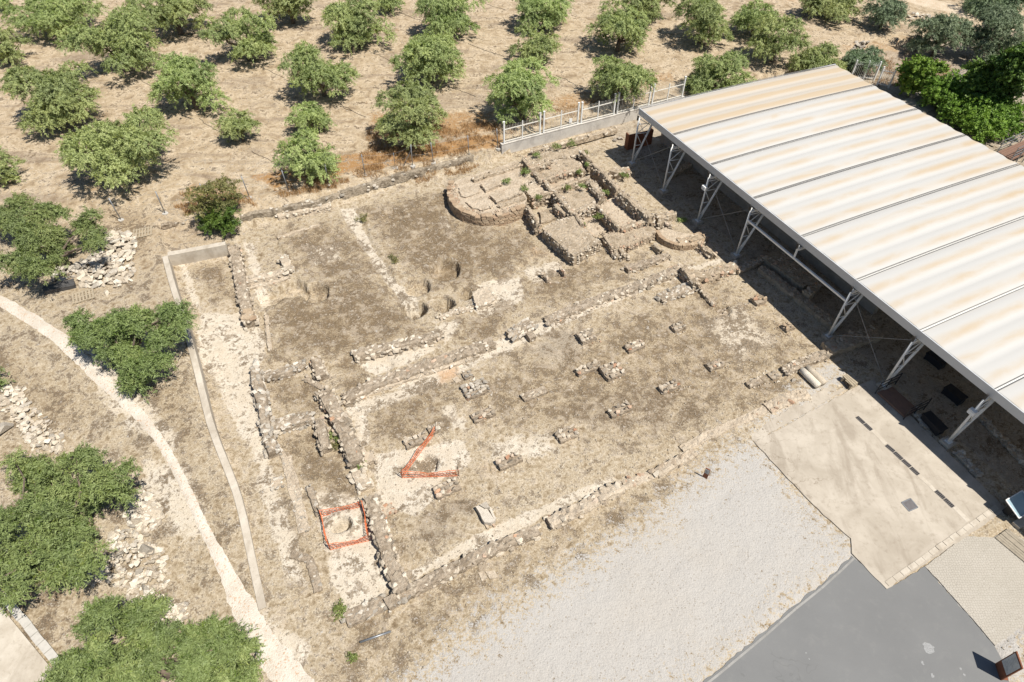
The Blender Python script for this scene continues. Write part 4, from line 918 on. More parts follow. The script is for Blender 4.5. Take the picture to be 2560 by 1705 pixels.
def m_membrane():
    t = NT('stained_white_membrane')
    vec = t.map(t.n.new('ShaderNodeTexCoord').outputs['UV'])
    sp = t.n.new('ShaderNodeSeparateXYZ'); t.put(sp.inputs[0], vec)
    u, v = sp.outputs[0], sp.outputs[1]                     # u: along the eave in thirds of a bay, v: metres from the eave
    n = t.noise(.6, 5, .65, vec=t.map(vec, (3.0,.35,1))); n2 = t.noise(1.2, 5, .6, vec=t.map(vec, (1.2,.25,1)), dist=.5); n3 = t.noise(14, 4, .7, vec=vec)
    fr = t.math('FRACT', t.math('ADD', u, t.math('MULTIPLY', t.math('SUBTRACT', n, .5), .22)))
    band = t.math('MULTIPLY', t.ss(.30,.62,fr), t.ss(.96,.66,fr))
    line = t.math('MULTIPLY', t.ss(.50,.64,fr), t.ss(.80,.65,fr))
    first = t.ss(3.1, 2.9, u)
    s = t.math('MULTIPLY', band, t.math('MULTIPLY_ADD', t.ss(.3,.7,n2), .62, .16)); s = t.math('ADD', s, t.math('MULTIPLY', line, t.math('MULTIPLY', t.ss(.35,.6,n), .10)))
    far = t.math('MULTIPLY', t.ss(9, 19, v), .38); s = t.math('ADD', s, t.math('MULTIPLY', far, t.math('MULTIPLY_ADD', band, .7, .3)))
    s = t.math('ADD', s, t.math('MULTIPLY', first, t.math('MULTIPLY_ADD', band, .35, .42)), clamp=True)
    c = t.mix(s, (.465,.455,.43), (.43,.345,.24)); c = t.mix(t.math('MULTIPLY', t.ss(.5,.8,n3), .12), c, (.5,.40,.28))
    t.col(c).rough(.55); return t.m
mem = m_membrane()
for i in range(len(SEAMS)-1):
    s0, s1 = SEAMS[i]+.05, SEAMS[i+1]-.05; ns, nd = 24, 30
    S, D = np.meshgrid(np.linspace(0,1,ns+1), np.linspace(0,1,nd+1))
    ph = np.abs(np.sin(S*3*math.pi)); dz = (ph**.8-.35)*.10*(.35+.65*np.sin(np.clip(D,0.02,1)*math.pi*.75+.4))
    dz = np.where(D < .03, dz*.3, dz)
    ext = RW-(.30*(1-np.abs(np.sin(S*3*math.pi)))**2*0+.22*np.sin(S*3*math.pi)**2)*1.0
    base = np.array(E0); co = base[None,None,:]+np.array(ev)[None,None,:]*(s0+(s1-s0)*S)[...,None]+np.array(av)[None,None,:]*(D*ext)[...,None]
    co[...,2] = ZE+(ZF-ZE)*D**1.6+dz+.02
    off = np.array((E0.x, E0.y, 0)); k = ns+1
    idx = (np.arange(nd)[:,None]*k+np.arange(ns)[None,:]).ravel()
    me = mesh_np('roof_panel', (co-off).reshape(-1,3), np.stack([idx, idx+1, idx+1+k, idx+k],1), mem, True)
    uv = me.uv_layers.new(name='UVMap'); li = np.empty(len(me.loops), np.int32); me.loops.foreach_get('vertex_index', li)
    U = np.stack([(S*3+3*i).ravel(), (D*RW).ravel()],1)[li]; uv.data.foreach_set('uv', U.astype(np.float32).ravel())
    link('roof_panel', me, shel)
for i, s in enumerate(SEAMS):                              # twin cables over each joint
    for d_ in (-.07, .07):
        MB().tube([tuple(roofpt(s+d_, q*RW/12-.1, .05)) for q in range(13)], .022, 5).build('roof_cable', M['wire'], shel)
    js = MB(); n0 = 12
    for q in range(n0+1):
        for u, dz_ in ((-.2,-.09),(0,-.05),(.2,-.09)): js.v.append(tuple(roofpt(s+u, .02+q*(RW-.3)/n0, dz_)))
    js.f = [(q*3+k, q*3+k+1, q*3+k+4, q*3+k+3) for q in range(n0) for k in range(2)]
    js.build('joint_strip', M['white_metal'], shel)
SL = SEAMS[-1]
gut = m_plain('grey_gutter_paint', (.50,.51,.52), .5, 0, .12, 3)
ga = E0-ev*.05; gb = E0+ev*SL
def boxseg(a, b, w, z0, z1, inw, name, mat):
    q = [a, b, b+av*w, a+av*w]; q = [p+av*inw for p in q]
    return MB().prism(ccw([(p.x,p.y) for p in q]), z0, z1).build(name, mat, shel)
boxseg(ga, gb, .06, ZE-.42, ZE+.06, -.12, 'gutter_fascia', gut)
boxseg(ga, gb, .30, ZE-.40, ZE-.36, -.055, 'gutter_floor', gut)
boxseg(ga, gb, .08, ZE-.62, ZE-.42, .45, 'edge_beam', M['white_metal'])
f0 = E0+av*RW; boxseg(f0-ev*.05, f0+ev*SL, .12, ZF-.35, ZF-.12, -.3, 'rear_edge_beam', M['white_metal'])
MB().bar(tuple(roofpt(-.02,0,-.1)), tuple(roofpt(-.02,RW,-.05)), .08, .2).build('verge_beam', gut, shel)
COLB = [(1580,411),(1666,467),(1754,557),(1852,644),None,(2083,845),(2213,972),(2367,1108)]
COLS = []
c_first = Vector((*P(1580,411),0)); c_last = Vector((*P(2367,1108),0)); step = (c_last-c_first)/7
for i in range(9):
    COLS.append(c_first+step*i)
def trestle(i, b):
    root = link('column', None, shel, (b.x-E0.x, b.y-E0.y, 0)); root.empty_display_size = .1
    off = (b.x, b.y, 0); top = b-av*.0+Vector((0,0,ZE-.42)); inn = b+av*1.55+Vector((0,0,ZE-.62)); b0 = b+Vector((0,0,.12))
    MB().tube([tuple(b0-av*.03), tuple(top)], .062, 8).build('leg', M['white_metal'], root, True, off)
    MB().tube([tuple(b0+av*.06), tuple(inn)], .075, 8).build('leg', M['white_metal'], root, True, off)
    L = lambda f: b0.lerp(top, f); R = lambda f: b0.lerp(inn, f)
    for f, g in ((.12,.12),(.40,.40),(.66,.66),(.86,.86)): MB().tube([tuple(L(f)), tuple(R(g))], .028, 6).build('strut', M['white_metal'], root, True, off)
    for f, g in ((.12,.40),(.66,.40),(.66,.95)): MB().tube([tuple(L(f)), tuple(R(g))], .026, 6).build('brace', M['white_metal'], root, True, off)
    MB().tube([tuple(top+Vector((0,0,-.05))), tuple(R(.80))], .026, 6).build('brace', M['white_metal'], root, True, off)
    MB().box(tuple(top+Vector((0,0,.0))-av*.1), (.10,.10,.34), EA).build('head_bracket', M['dark_iron'], root, False, off)
    MB().box((b.x, b.y, .05), (.55,.55,.26), EA).build('footing', M['concrete'], root, False, off)
    MB().box((b.x, b.y, .19), (.3,.3,.03), EA).build('base_plate', M['white_metal'], root, False, off)
for i, b in enumerate(COLS):
    if i != 4: trestle(i, b)
def cable(a, b): MB().tube([tuple(a), tuple(b)], .014, 5).build('tie_cable', M['galv'], shel)
for i, j in ((0,1),(2,3),(5,6)):
    up = Vector((0,0,ZE-.55)); lo = Vector((0,0,.25)); cable(COLS[i]+lo, COLS[j]+up); cable(COLS[j]+lo, COLS[i]+up)
zb_ = ZE-1.35
MB().bar(tuple(COLS[3]+Vector((0,0,zb_))), tuple(COLS[5]+Vector((0,0,zb_))), .12, .12).build('transfer_beam', M['white_metal'], shel)
MB().bar(tuple(COLS[4]+Vector((0,0,zb_))), tuple(COLS[4]+Vector((0,0,ZE-.4))), .09).build('hanger_post', M['white_metal'], shel)
MB().box(tuple(COLS[4]-av*.1+Vector((0,0,ZE-.42))), (.1,.1,.34), EA).build('head_bracket', M['dark_iron'], shel)
for i in range(1, 9):                                       # far side supports and trusses
    for d_ in (RW-.4,): 
        p = COLS[i]+av*d_; MB().tube([(p.x,p.y,-.1), (p.x,p.y,ZF-.3)], .08, 7).build('rear_post', M['white_metal'], shel)
    a = COLS[i]+av*.1; b = COLS[i]+av*(RW-.4)
    MB().bar((a.x,a.y,ZE-.75), (b.x,b.y,ZF-.35), .1, .14).build('truss_chord', M['white_metal'], shel)
def flood(label, base, h, d):
    p = base+Vector((0,0,h))-av*.16; root = empty('floodlight', tuple(p), label, 'floodlight')
    MB().box((p.x,p.y,p.z), (.34,.22,.26), EA).build('housing', M['white_metal'], root)
    MB().box((p.x-av.x*.12,p.y-av.y*.12,p.z-.02), (.3,.02,.2), EA+math.pi/2*0).build('lens', M['lampglass'], root)
    MB().bar((p.x,p.y,p.z-.1), (p.x+av.x*.15,p.y+av.y*.15,p.z-.18), .04).build('bracket', M['dark_iron'], root)
flood('white floodlight clamped to the third trestle of the shelter', COLS[2], 2.9, 0)
flood('white floodlight clamped to the trestle above the dark benches', COLS[7], 2.75, 0)
# ---- inside the shelter
def tbox(name, label, cat, p0, size, rz, mat, z=0., group=None):
    o = MB().box((0,0,size[2]/2), size).build(name, mat); o.location = (p0[0], p0[1], z); o.rotation_euler = (0,0,rz); return tag(o, label, cat, group, 'thing')
w0 = Vector((*P(1690,385),0)); 
rp = [w0+ev*(-2.2), w0+ev*20]
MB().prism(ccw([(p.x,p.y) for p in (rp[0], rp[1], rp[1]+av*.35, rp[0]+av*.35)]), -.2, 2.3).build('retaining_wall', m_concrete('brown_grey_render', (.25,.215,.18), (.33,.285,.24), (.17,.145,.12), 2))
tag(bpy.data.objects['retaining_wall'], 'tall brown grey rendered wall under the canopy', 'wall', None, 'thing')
back = [E0+av*(RW+1.2)+ev*3, E0+av*(RW+1.2)+ev*(SL-3)]
def zwall(label, a, b, w, h, kind='stone_warm', mat='mortar_warm', name='excavated_wall', z=0., n=120):
    a = Vector((*a,0)); b = Vector((*b,0)); d = (b-a).normalized(); nn = Vector((-d.y,d.x,0))*w/2
    o0 = tuple((a+b)/2); poly = rag(ccw([tuple((p).xy) for p in (a-nn, b-nn, b+nn, a+nn)]), .25, .06, int(w*100+h*77))
    o = MB().prism(poly, -.2, z+h).build(name, M[mat], None, False, o0); tag(o, label, 'wall', None, 'thing'); r = random.Random(int(h*1000)+len(poly))
    for _ in range(n):
        p = a.lerp(b, r.random())+nn*r.uniform(-1,1); add_stone(o, (p.x,p.y,z+h-.03), r.uniform(.15,.34), kind, r, (.4,.7), o0)
    return o
zwall('long low excavated wall under the canopy edge beside the blue shade', pt('Z4',800,850,.35), pt('Z4',1540,1430,.35), .55, .35)
zwall('broad stony mass under the canopy with a dark niche', pt('Z4',900,720,.5), pt('Z4',1290,1010,.5), 1.4, .5)
zwall('cross wall under the canopy below the transfer beam', pt('Z4',560,880,.3), pt('Z4',830,760,.3), .4, .3)
zwall('excavated cross wall under the canopy near the sixth trestle', pt('Z5',60,210,.4), pt('Z5',460,80,.4), .9, .4)
zwall('pale wall end under the canopy between two trestles', pt('Z4',1240,1110,.6), pt('Z4',1360,1000,.6), .5, .6, n=30)
zwall('sunken mosaic room edge beside the brown panel', pt('Z3',480,1220,.2), pt('Z3',720,1080,.2), .5, .2, n=40)
zwall('stone edging running along the brown walkway under the canopy', pt('Z5',1230,720,.12), pt('Z5',1620,1120,.12), .4, .12, 'stone_grey', 'earth', n=80)
zwall('loose kerb stones between walkway and concrete platform', pt('Z5',720,690,.1), pt('Z5',850,840,.1), .35, .1, 'stone_grey', 'earth', n=30)
zwall('loose stone row beside the lower trestle foot', pt('Z5',1080,1030,.1), pt('Z5',1260,1220,.1), .4, .1, 'stone_grey', 'earth', n=40)
def bench(label, c, x0, y0, x1, y1, w=.55, h=.5):
    a = Vector((*pt(c,x0,y0,h),0)); b = Vector((*pt(c,x1,y1,h),0)); m = (a+b)/2; L = (b-a).length; rz = math.atan2(b.y-a.y, b.x-a.x)
    root = empty('long_bench', (m.x,m.y,0), label, 'bench'); root.rotation_euler = (0,0,rz)
    link('seat', MB().box((0,0,h-.05), (L,w,.1)).mesh('seat', M['dark_bench']), root)
    for s in (-.42,.42): link('leg', MB().box((L*s,0,(h-.1)/2), (.12,w*.85,h-.1)).mesh('leg', M['dark_bench']), root)
    link('front_board', MB().box((0,-w*.4,h*.45), (L*.8,.04,h*.7)).mesh('front_board', M['dark_bench']), root)
bench('dark bench under the canopy close to the concrete platform','Z5',835,720,975,860)
bench('dark bench under the canopy in the middle of the walkway','Z5',1000,510,1140,620)
bench('dark bench under the canopy tucked beneath the gutter','Z5',860,240,990,340)
# ramp with rails near the seventh trestle
ra = Vector((*pt('Z5',540,600,.2),0)); rb = Vector((*pt('Z5',690,660,.2),0)); d = edir
rm = (ra+rb)/2; ramp = empty('entry_ramp', (rm.x,rm.y,0), 'small wooden ramp with black hand rails under the canopy', 'ramp')
dv = ev; nv = av
MB().prism(ccw([tuple((rm+dv*a+nv*b).xy) for a, b in ((-.9,-.5),(.9,-.5),(.9,.5),(-.9,.5))]), -.02, .16).build('deck', M['wood_dark'], ramp)
for s in (-.95,.95):
    p0, p1 = rm+dv*s-nv*.6, rm+dv*s+nv*.9
    rl = MB()
    for z in (.35,.65,.95): rl.bar((p0.x,p0.y,z),(p1.x,p1.y,z),.035)
    rl.build('hand_rail', M['dark_iron'], ramp)
    for p in (p0, (p0+p1)/2, p1): MB().bar((p.x,p.y,-.05),(p.x,p.y,.97),.04).build('rail_post', M['dark_iron'], ramp)
# lectern panel in the shade
q = Vector((*pt('Z5',1530,1470,.75),0))+av*.35; lec = empty('lectern_panel', (q.x,q.y,0), 'pale tilted information lectern in the shade by the platform corner', 'sign')
lec.rotation_euler = (0,0,EA+math.pi/2)
lb = MB(); lb.v = [(-.55,-.4,.62),(.55,-.4,.62),(.55,.4,.9),(-.55,.4,.9),(-.55,-.4,.57),(.55,-.4,.57),(.55,.4,.85),(-.55,.4,.85)]; lb.f = [(0,1,2,3),(7,6,5,4),(0,4,5,1),(1,5,6,2),(2,6,7,3),(3,7,4,0)]
link('panel', lb.mesh('panel', m_plain('shade_blue_panel', (.26,.36,.40), .4, 0, .2, 3)), lec)  # white panel, with the blue of its shade put into the colour
fr_ = MB(); fr_.bar((-.57,-.42,.63),(.57,-.42,.63),.04); fr_.bar((-.57,.42,.92),(.57,.42,.92),.04); fr_.bar((-.57,-.42,.63),(-.57,.42,.92),.04); fr_.bar((.57,-.42,.63),(.57,.42,.92),.04); link('frame', fr_.mesh('frame', M['white_metal']), lec)
link('pedestal', MB().box((0,.1,.3),(.7,.3,.62)).mesh('pedestal', M['dark_iron']), lec)
link('plinth', MB().box((0,-.55,.09),(1.1,.35,.2)).mesh('plinth', M['concrete']), lec)
# brown steel panel by the first trestle
a = Vector((*P(1568,374),0)); b = Vector((*P(1626,360),0)); m = (a+b)/2; L = (b-a).length; rz = math.atan2(b.y-a.y,b.x-a.x)
bp = empty('steel_display_wall', (m.x,m.y,0), 'rusty brown steel display panel standing behind the first trestle', 'panel'); bp.rotation_euler = (0,0,rz)
link('panel', MB().box((0,0,.62),(L,.12,1.3)).mesh('panel', M['corten']), bp)
for s in (-1,1): link('side_fin', MB().box((s*L/2,.18,.62),(.08,.5,1.32)).mesh('side_fin', M['corten']), bp)

# ================================================================== BOUNDARY WALL WITH STEEL FENCE
def fence_run():
    posts = [('R2',1128,990),('R2',1392,930),('R2',1677,886),('R2',1958,838)]
    base = Vector((*FW0,0)); d = Vector((*adir,0)); zt = .98
    ts = [(Vector((*pt(c,x,y,zt),0))-base).dot(d) for c, x, y in posts]
    stp = (ts[-1]-ts[0])/3; ts = [ts[0]+stp*i for i in range(6)]
    root = empty('boundary_fence', tuple(base+d*ts[0]), 'white steel picket fence on a rendered wall before the olives', 'fence')
    nrm = Vector((-d.y,d.x,0))
    off = tuple(base+d*ts[0])
    for i in range(5):
        t0, t1 = ts[i], ts[i+1]; zs = zt+.06*i*0+.03*(i%2)
        a = base+d*(t0-(.25 if i == 0 else 0)); b = base+d*t1; w = nrm*.14
        MB().prism(ccw([tuple(p.xy) for p in (a-w,b-w,b+w,a+w)]), -.3, zs-.02*(i%2)).build('wall_section', M['wallwhite'], root, False, off)
        MB().prism(ccw([tuple(p.xy) for p in (a-w*1.15,b-w*1.15,b+w*1.15,a+w*1.15)]), zs-.02*(i%2)+.002, zs+.05).build('coping', M['wallwhite'], root, False, off)
        hh = 1.75; z0 = zs+.05
        for tt in ((t0+.05, t1-.28) if i else (t0+.02, t1-.28)):
            p = base+d*tt; q = MB().box((p.x,p.y,z0+hh/2),(.11,.11,hh), A26).build('post', M['white_metal'], root, False, off)
            MB().box((p.x,p.y,z0+hh+.02),(.15,.15,.05), A26).build('post_cap', M['white_metal'], q, False, off)
        p = base+d*((t0+t1)/2-.1); MB().box((p.x,p.y,z0+.75),(.06,.06,1.5), A26).build('mid_post', M['white_metal'], root, False, off)
        pa, pb = base+d*(t0+.08), base+d*(t1-.3)
        for z in (.12,1.12): MB().bar((pa.x,pa.y,z0+z),(pb.x,pb.y,z0+z),.05,.06).build('rail', M['fence_metal'], root, False, off)
        pk = MB(); n = int((pb-pa).length/.13)
        for k in range(1, n):
            p = pa.lerp(pb, k/n); pk.bar((p.x,p.y,z0+.05),(p.x,p.y,z0+1.42),.018)
        o = pk.build('picket_bars', M['fence_metal'], root, False, off); o['kind'] = 'stuff'
        if i == 1:
            p = base+d*(t0+(t1-t0)*.72)-nrm*.05; MB().box((p.x,p.y,z0+.45),(.28,.02,.36), A26).build('notice_plate', M['white_metal'], root, False, off)
    return ts
fence_run()
# short picket fence and gate behind the shelter
def picket(label, pts, h, name='picket_fence', cat='fence'):
    P3 = [G(*p) for p in pts]; root = empty(name, tuple(P3[0]), label, cat); off = tuple(P3[0])
    for p in P3: MB().box((p.x,p.y,p.z+h/2),(.11,.11,h+.1), A26).build('post', M['white_metal'], root, False, off)
    for a, b in zip(P3[:-1], P3[1:]):
        for z in (.2, h*.82): MB().bar((a.x,a.y,a.z+z),(b.x,b.y,b.z+z),.05).build('rail', M['white_metal'], root, False, off)
        pk = MB(); n = int((b-a).length/.14)
        for k in range(1, n): p = a.lerp(b, k/n); pk.bar((p.x,p.y,p.z+.08),(p.x,p.y,p.z+h*.95),.022)
        pk.build('picket_bars', M['white_metal'], root, False, off)['kind'] = 'stuff'
picket('white picket fence section behind the far canopy corner', [('R3',1165,540),('R3',1250,545),('R3',1325,550)], 1.7)
picket('white steel gate leaf turned open beside the round bush', [('R3',1345,585),('R3',1425,603)], 1.7, 'picket_gate', 'gate')
# ================================================================== WIRE FENCE ALONG THE GROVE
posts = [(303,550),(413,534),(520,512),(624.6,495),(722.5,478.5),(821.8,463),(913,438),(989,420),(1031,414.5),(1084,407),(1173,391),(1245,372)]
P3 = [G('S', x, y) for x, y in posts]
wf = empty('wire_fence', tuple(P3[0]), 'sagging wire fence on thin metal posts along the olive grove', 'fence'); off = tuple(P3[0])
tops = []
for i, p in enumerate(P3):
    lean = Vector((rnd.uniform(-.1,.1), rnd.uniform(-.08,.08), 0)); h = 1.75 if i not in (7,) else 1.3; t = p+lean+Vector((0,0,h)); tops.append(t)
    MB().tube([tuple(p+Vector((0,0,-.2))), tuple(t)], .035 if i != 7 else .02, 6).build('post', M['galv'], wf, True, off)
    MB().prism([(p.x+.22*math.cos(k)*rnd.uniform(.7,1.2), p.y+.2*math.sin(k)*rnd.uniform(.7,1.2)) for k in np.linspace(0,5.6,8)], p.z-.1, p.z+.05).build('footing', M['white_stone'], wf, False, off)
MB().tube([tuple(P3[8]+Vector((-.7,-.2,0))), tuple(tops[8]-Vector((0,0,.4)))], .02, 5).build('stay', M['galv'], wf, False, off)
for i in range(len(P3)-1):
    for f in (.12,.5,.93):
        a = P3[i].lerp(tops[i], f); b = P3[i+1].lerp(tops[i+1], f)
        MB().tube([tuple(a), tuple((a+b)/2-Vector((0,0,.06))), tuple(b)], .006, 4).build('wire', M['wire'], wf, False, off)
# ================================================================== CONCRETE RETAINING WALL OF THE TRENCH
def cwall(label, pts, w, drop, name='concrete_wall'):
    X, Y, L = resample(pts, .4); n = len(X); tx, ty = np.gradient(X), np.gradient(Y); q = np.hypot(tx,ty); tx /= q; ty /= q
    zt = hb(Y)+.06; V_ = []; o0 = (float(X[n//2]), float(Y[n//2]), 0.)
    for i in range(n):
        for u, z in ((-.5,-.25),(-.5,zt[i]-.02),(-.44,zt[i]),(.44,zt[i]),(.5,zt[i]-.02),(.5,-.25)):
            V_.append((X[i]-ty[i]*u*w-o0[0]+rnd.uniform(-.006,.006), Y[i]+tx[i]*u*w-o0[1], z))
    F_ = [(i*6+j, i*6+j+1, (i+1)*6+j+1, (i+1)*6+j) for i in range(n-1) for j in range(5)]+[tuple(range(6))[::-1], tuple((n-1)*6+j for j in range(6))]
    return tag(link(name, mesh_py(name, V_, F_, M['concrete']), None, o0), label, 'wall', None, 'thing')
def smooth_pts(p):
    X, Y, L = resample(p, .5); k = np.hanning(9)[1:-1]; k /= k.sum()
    return list(zip(np.convolve(np.pad(X,3,mode='reflect',reflect_type='odd'),k,'valid'), np.convolve(np.pad(Y,3,mode='reflect',reflect_type='odd'),k,'valid')))
cwall('long pale concrete retaining wall tapering into the ground', smooth_pts(CW), .34, .9)
cwall('short pale concrete end wall closing the sunken trench', [NSEG[0], NSEG[1]], .38, .9)
# ================================================================== TREES
def foliage(name, centers, radii, ntw, nl, mat, seed, leaf=(.20,.055), droop=.5, twl=.55, shell=.55):
    """leaf-sized faces set along twigs that leave a set of lobes"""
    r = np.random.RandomState(seed); cen = np.array(centers); rad = np.array(radii)
    vol = (rad.prod(1))**(2/3.); pick = r.choice(len(cen), ntw, p=vol/vol.sum())
    d = r.normal(size=(ntw,3)); d[:,2] = np.abs(d[:,2])*.9-.25*r.rand(ntw)*2; d /= np.linalg.norm(d,axis=1)[:,None]
    f = shell+(1-shell)*r.rand(ntw)**.6
    org = cen[pick]+d*rad[pick]*f[:,None]
    dirn = d*np.array([1,1,.55])+r.normal(size=(ntw,3))*.35; dirn[:,2] -= droop*r.rand(ntw); dirn /= np.linalg.norm(dirn,axis=1)[:,None]
    tt = r.rand(ntw); N = ntw*nl; k = np.repeat(np.arange(ntw), nl); s = r.rand(N)
    L = twl*(.6+.8*r.rand(ntw)); p = org[k]+dirn[k]*(L[k]*(s-.25))[:,None]
    p[:,2] -= droop*.35*(L[k]*s)**2*2
    p += r.normal(size=(N,3))*.05
    ld = dirn[k]*.8+r.normal(size=(N,3))*.75; ld[:,2] -= .15; ld /= np.linalg.norm(ld,axis=1)[:,None]
    up = r.normal(size=(N,3))*.62+d[k]*1.25; up[:,2] += .45; sd_ = np.cross(ld, up); sd_ /= np.linalg.norm(sd_,axis=1)[:,None]+1e-9
    sz = .7+.6*r.rand(N); a = ld*(leaf[0]*sz)[:,None]; b = sd_*(leaf[1]*sz)[:,None]
    Vv = np.empty((N,3,3)); Vv[:,0] = p-a*.5+b; Vv[:,1] = p-a*.5-b; Vv[:,2] = p+a*.6
    me = mesh_np(name, Vv.reshape(-1,3), np.arange(N*3).reshape(-1,3), M[mat])
    at = me.attributes.new('tint', 'FLOAT', 'POINT'); lt = r.rand(len(cen)); val = np.clip(.36*tt[k]+.24*r.rand(N)+.52*(lt[pick][k]-.12), 0, 1); at.data.foreach_set('value', np.repeat(val,3).astype(np.float32))
    return me
def limb(mb, a, b, r0, r1, r, kink=.12, n=5):
    a = Vector(a); b = Vector(b); L = (b-a).length; pts = []
    for i in range(n):
        t = i/(n-1); p = a.lerp(b, t); p += Vector((r.uniform(-1,1), r.uniform(-1,1), r.uniform(-.4,.6)))*kink*L*math.sin(t*math.pi); pts.append(p)
    mb.tube(pts, [r0+(r1-r0)*i/(n-1) for i in range(n)], 6)
def tree(label, bbox, seed, name='olive_tree', mat='olive', cat='tree', group=None, dens=1.0, lobes=None, leaf=(.155,.026), droop=.6, cr='V', hr=(.42,.66), spread=1.0, shell=.55, open_=.0, lift=.12, twl=.6, clumps=None):
    x0, y0 = px_of(cr, bbox[0], bbox[1]); x1, y1 = px_of(cr, bbox[2], bbox[3]); r = random.Random(seed)
    cx, cy = (x0+x1)/2, (y0+y1)/2; z = 1.8; w = hcr = 3.
    for _ in range(10):
        X, Y = P(cx, cy, z); g = gz(X, Y); dist = math.sqrt(X*X+Y*Y+(HC-z)**2); k = F/(Y*cT-(z-HC)*sT); dep = math.asin((HC-z)/dist)
        w = (x1-x0)/k; e = (y1-y0)/k; hcr = math.sqrt(max(.01, e*e-(w*math.sin(dep))**2*.8))/math.cos(dep); hcr = min(max(hcr, hr[0]*w), hr[1]*w)
        z = g+lift+hcr/2
    o0 = (X, Y, g); root = empty(name, o0, label, cat, group)
    R, Hh = w/2*.9, hcr/2*.95; zc = lift+hcr/2
    n = lobes or int(11+w*2.2); cen, rad = [], []
    if clumps:
        n = 0
        for qx, qy, qr in clumps:
            sx, sy = px_of(cr, qx, qy); zz = r.uniform(.7, max(1.2,hcr*.9)); qx2, qy2 = P(sx, sy, g+zz); rr = qr*CR[cr][2]/k*.95
            for _ in range(6):
                cen.append((qx2-X+r.uniform(-.72,.72)*rr, qy2-Y+r.uniform(-.72,.72)*rr, zz+r.uniform(-.6,.45)*rr)); s = rr*r.uniform(.26,.46); rad.append((s, s, s*1.05))
    for i in range(n):
        for _ in range(30):
            a = r.uniform(0,6.283); q = math.sqrt(r.random())*.84; zz = r.uniform(-.6,.8)
            if q*q+zz*zz*.8 < .85: break
        c = Vector((math.cos(a)*q*R, math.sin(a)*q*R, zc+zz*Hh)); s = r.uniform(.19,.36)*R*spread
        cen.append(tuple(c)); rad.append((s*r.uniform(.9,1.3), s*r.uniform(.9,1.3), s*r.uniform(.6,.85)*min(1.2, Hh/R*1.5)))
    area = w*w; ntw = int(min(area,62)*25*dens); nl = 36
    link('crown', foliage('crown', cen, rad, ntw, nl, mat, seed, leaf, droop, twl, shell), root)
    mb = MB(); fork = Vector((r.uniform(-.15,.15), r.uniform(-.15,.15), lift+.35+hcr*.12)); mb.tube([(0,0,-.25),(r.uniform(-.05,.05),0,.2),tuple(fork)], [.26*w/5.5,.19*w/5.5,.16*w/5.5], 8)
    tr = link('trunk', mb.mesh('trunk', M['bark'], (0,0,0), True), root)
    for i, c in enumerate(sorted(cen, key=lambda q: r.random())[:9]):
        m2 = MB(); limb(m2, fork-Vector((0,0,.15)), Vector(c)*.96, .085*w/5.5, .02, r); link('limb', m2.mesh('limb', M['bark'], (0,0,0), True), tr)
    return root
OG = 'olive trees of the grove'; OL = 'full-grown grey-green olive with a wide crown in the open grove'
GROVE = [(30,-12,230,75),(-60,48,60,155),(155,28,370,165),(300,-40,490,78),(475,20,640,140),(5,150,240,288),(345,120,520,265),(650,100,820,225),(730,2,905,105),(590,-50,735,52),
         (850,192,1040,332),(895,75,1080,192),(955,-20,1115,78),(1110,140,1290,288),(1180,35,1290,165),(1180,-30,1320,62),(1350,110,1525,248),(1350,5,1500,125),(1410,-45,1560,45),(1570,100,1740,218),
         (1540,-15,1700,95),(1680,-10,1800,90),(1720,35,1860,150),(1820,50,1955,170),(1840,-25,1980,42),(-60,335,42,442),(-20,-15,28,32),(850,-40,935,25)]
for i, b in enumerate(GROVE): tree(OL, b, 100+i, group=OG)
tree('broad low olive crowning the grove edge above the first fence posts',(150,262,410,428),140)
tree('small young olive, the smallest tree of the grove',(500,240,597,342),141)
tree('slender olive standing directly behind another beside the wire fence',(655,222,760,312),142)
tree('drooping olive whose crown touches the wire fence posts',(630,295,785,418),143)
tree('large spreading olive beside the heap of flat slabs',(-10,450,238,652),144, mat='olive_deep', hr=(.42,.55), leaf=(.13,.023), dens=1.6, clumps=[(35,490,52),(110,480,44),(55,550,52),(140,540,52),(190,522,42),(15,600,38),(85,612,38),(215,548,22)])
tree('three lobed olive growing beside the gravel path',(130,692,425,882),145, mat='olive_deep', hr=(.45,.6), clumps=[(185,750,42),(245,738,50),(298,742,40),(392,730,40),(375,765,30),(285,805,46),(335,828,48),(300,860,32)], leaf=(.125,.022), dens=1.7)
tree('dense dark olive hanging over the big pale rubble heap',(-40,1030,312,1352),146, mat='olive_deep', hr=(.42,.5), dens=2.0, clumps=[(30,1080,55),(100,1085,45),(195,1065,38),(20,1180,60),(105,1165,58),(190,1130,52),(250,1110,45),(285,1135,28),(30,1290,55),(100,1262,50),(165,1215,50),(185,1290,42),(125,1325,34),(10,1345,40)], leaf=(.125,.022))
tree('wide olive below the pale stone spill at the path end',(120,1388,590,1640),147, mat='olive_deep', hr=(.36,.42), dens=2.0, clumps=[(225,1430,46),(310,1425,50),(360,1470,42),(195,1500,50),(285,1500,58),(240,1565,58),(330,1565,58),(440,1465,50),(500,1450,44),(478,1520,50),(545,1490,38),(425,1570,50),(540,1565,42),(165,1555,40)], leaf=(.125,.022))
tree('olive branch end reaching in beside the stone scatter',(-60,830,12,905),148, mat='olive_deep')
tree('sparse yellowing shrub with bare twigs above the trench',(415,400,565,505),149, name='yellowing_shrub', mat='yellowing', cat='shrub', dens=.38, spread=.7, droop=.1, hr=(.6,1.0))
tree('dense dark green bush at the corner of the sunken trench',(462,455,556,552),150, name='dark_bush', mat='ivy', cat='bush', lift=.05, droop=.2, spread=1.1, dens=1.3)
tree('grey-green tree below the dirt track',(2095,35,2235,128),151, mat='greyleaf', name='grey_tree')
tree('grey-green tree leaning beside the dark ivy tree',(2225,28,2390,145),152, mat='greyleaf', name='grey_tree')
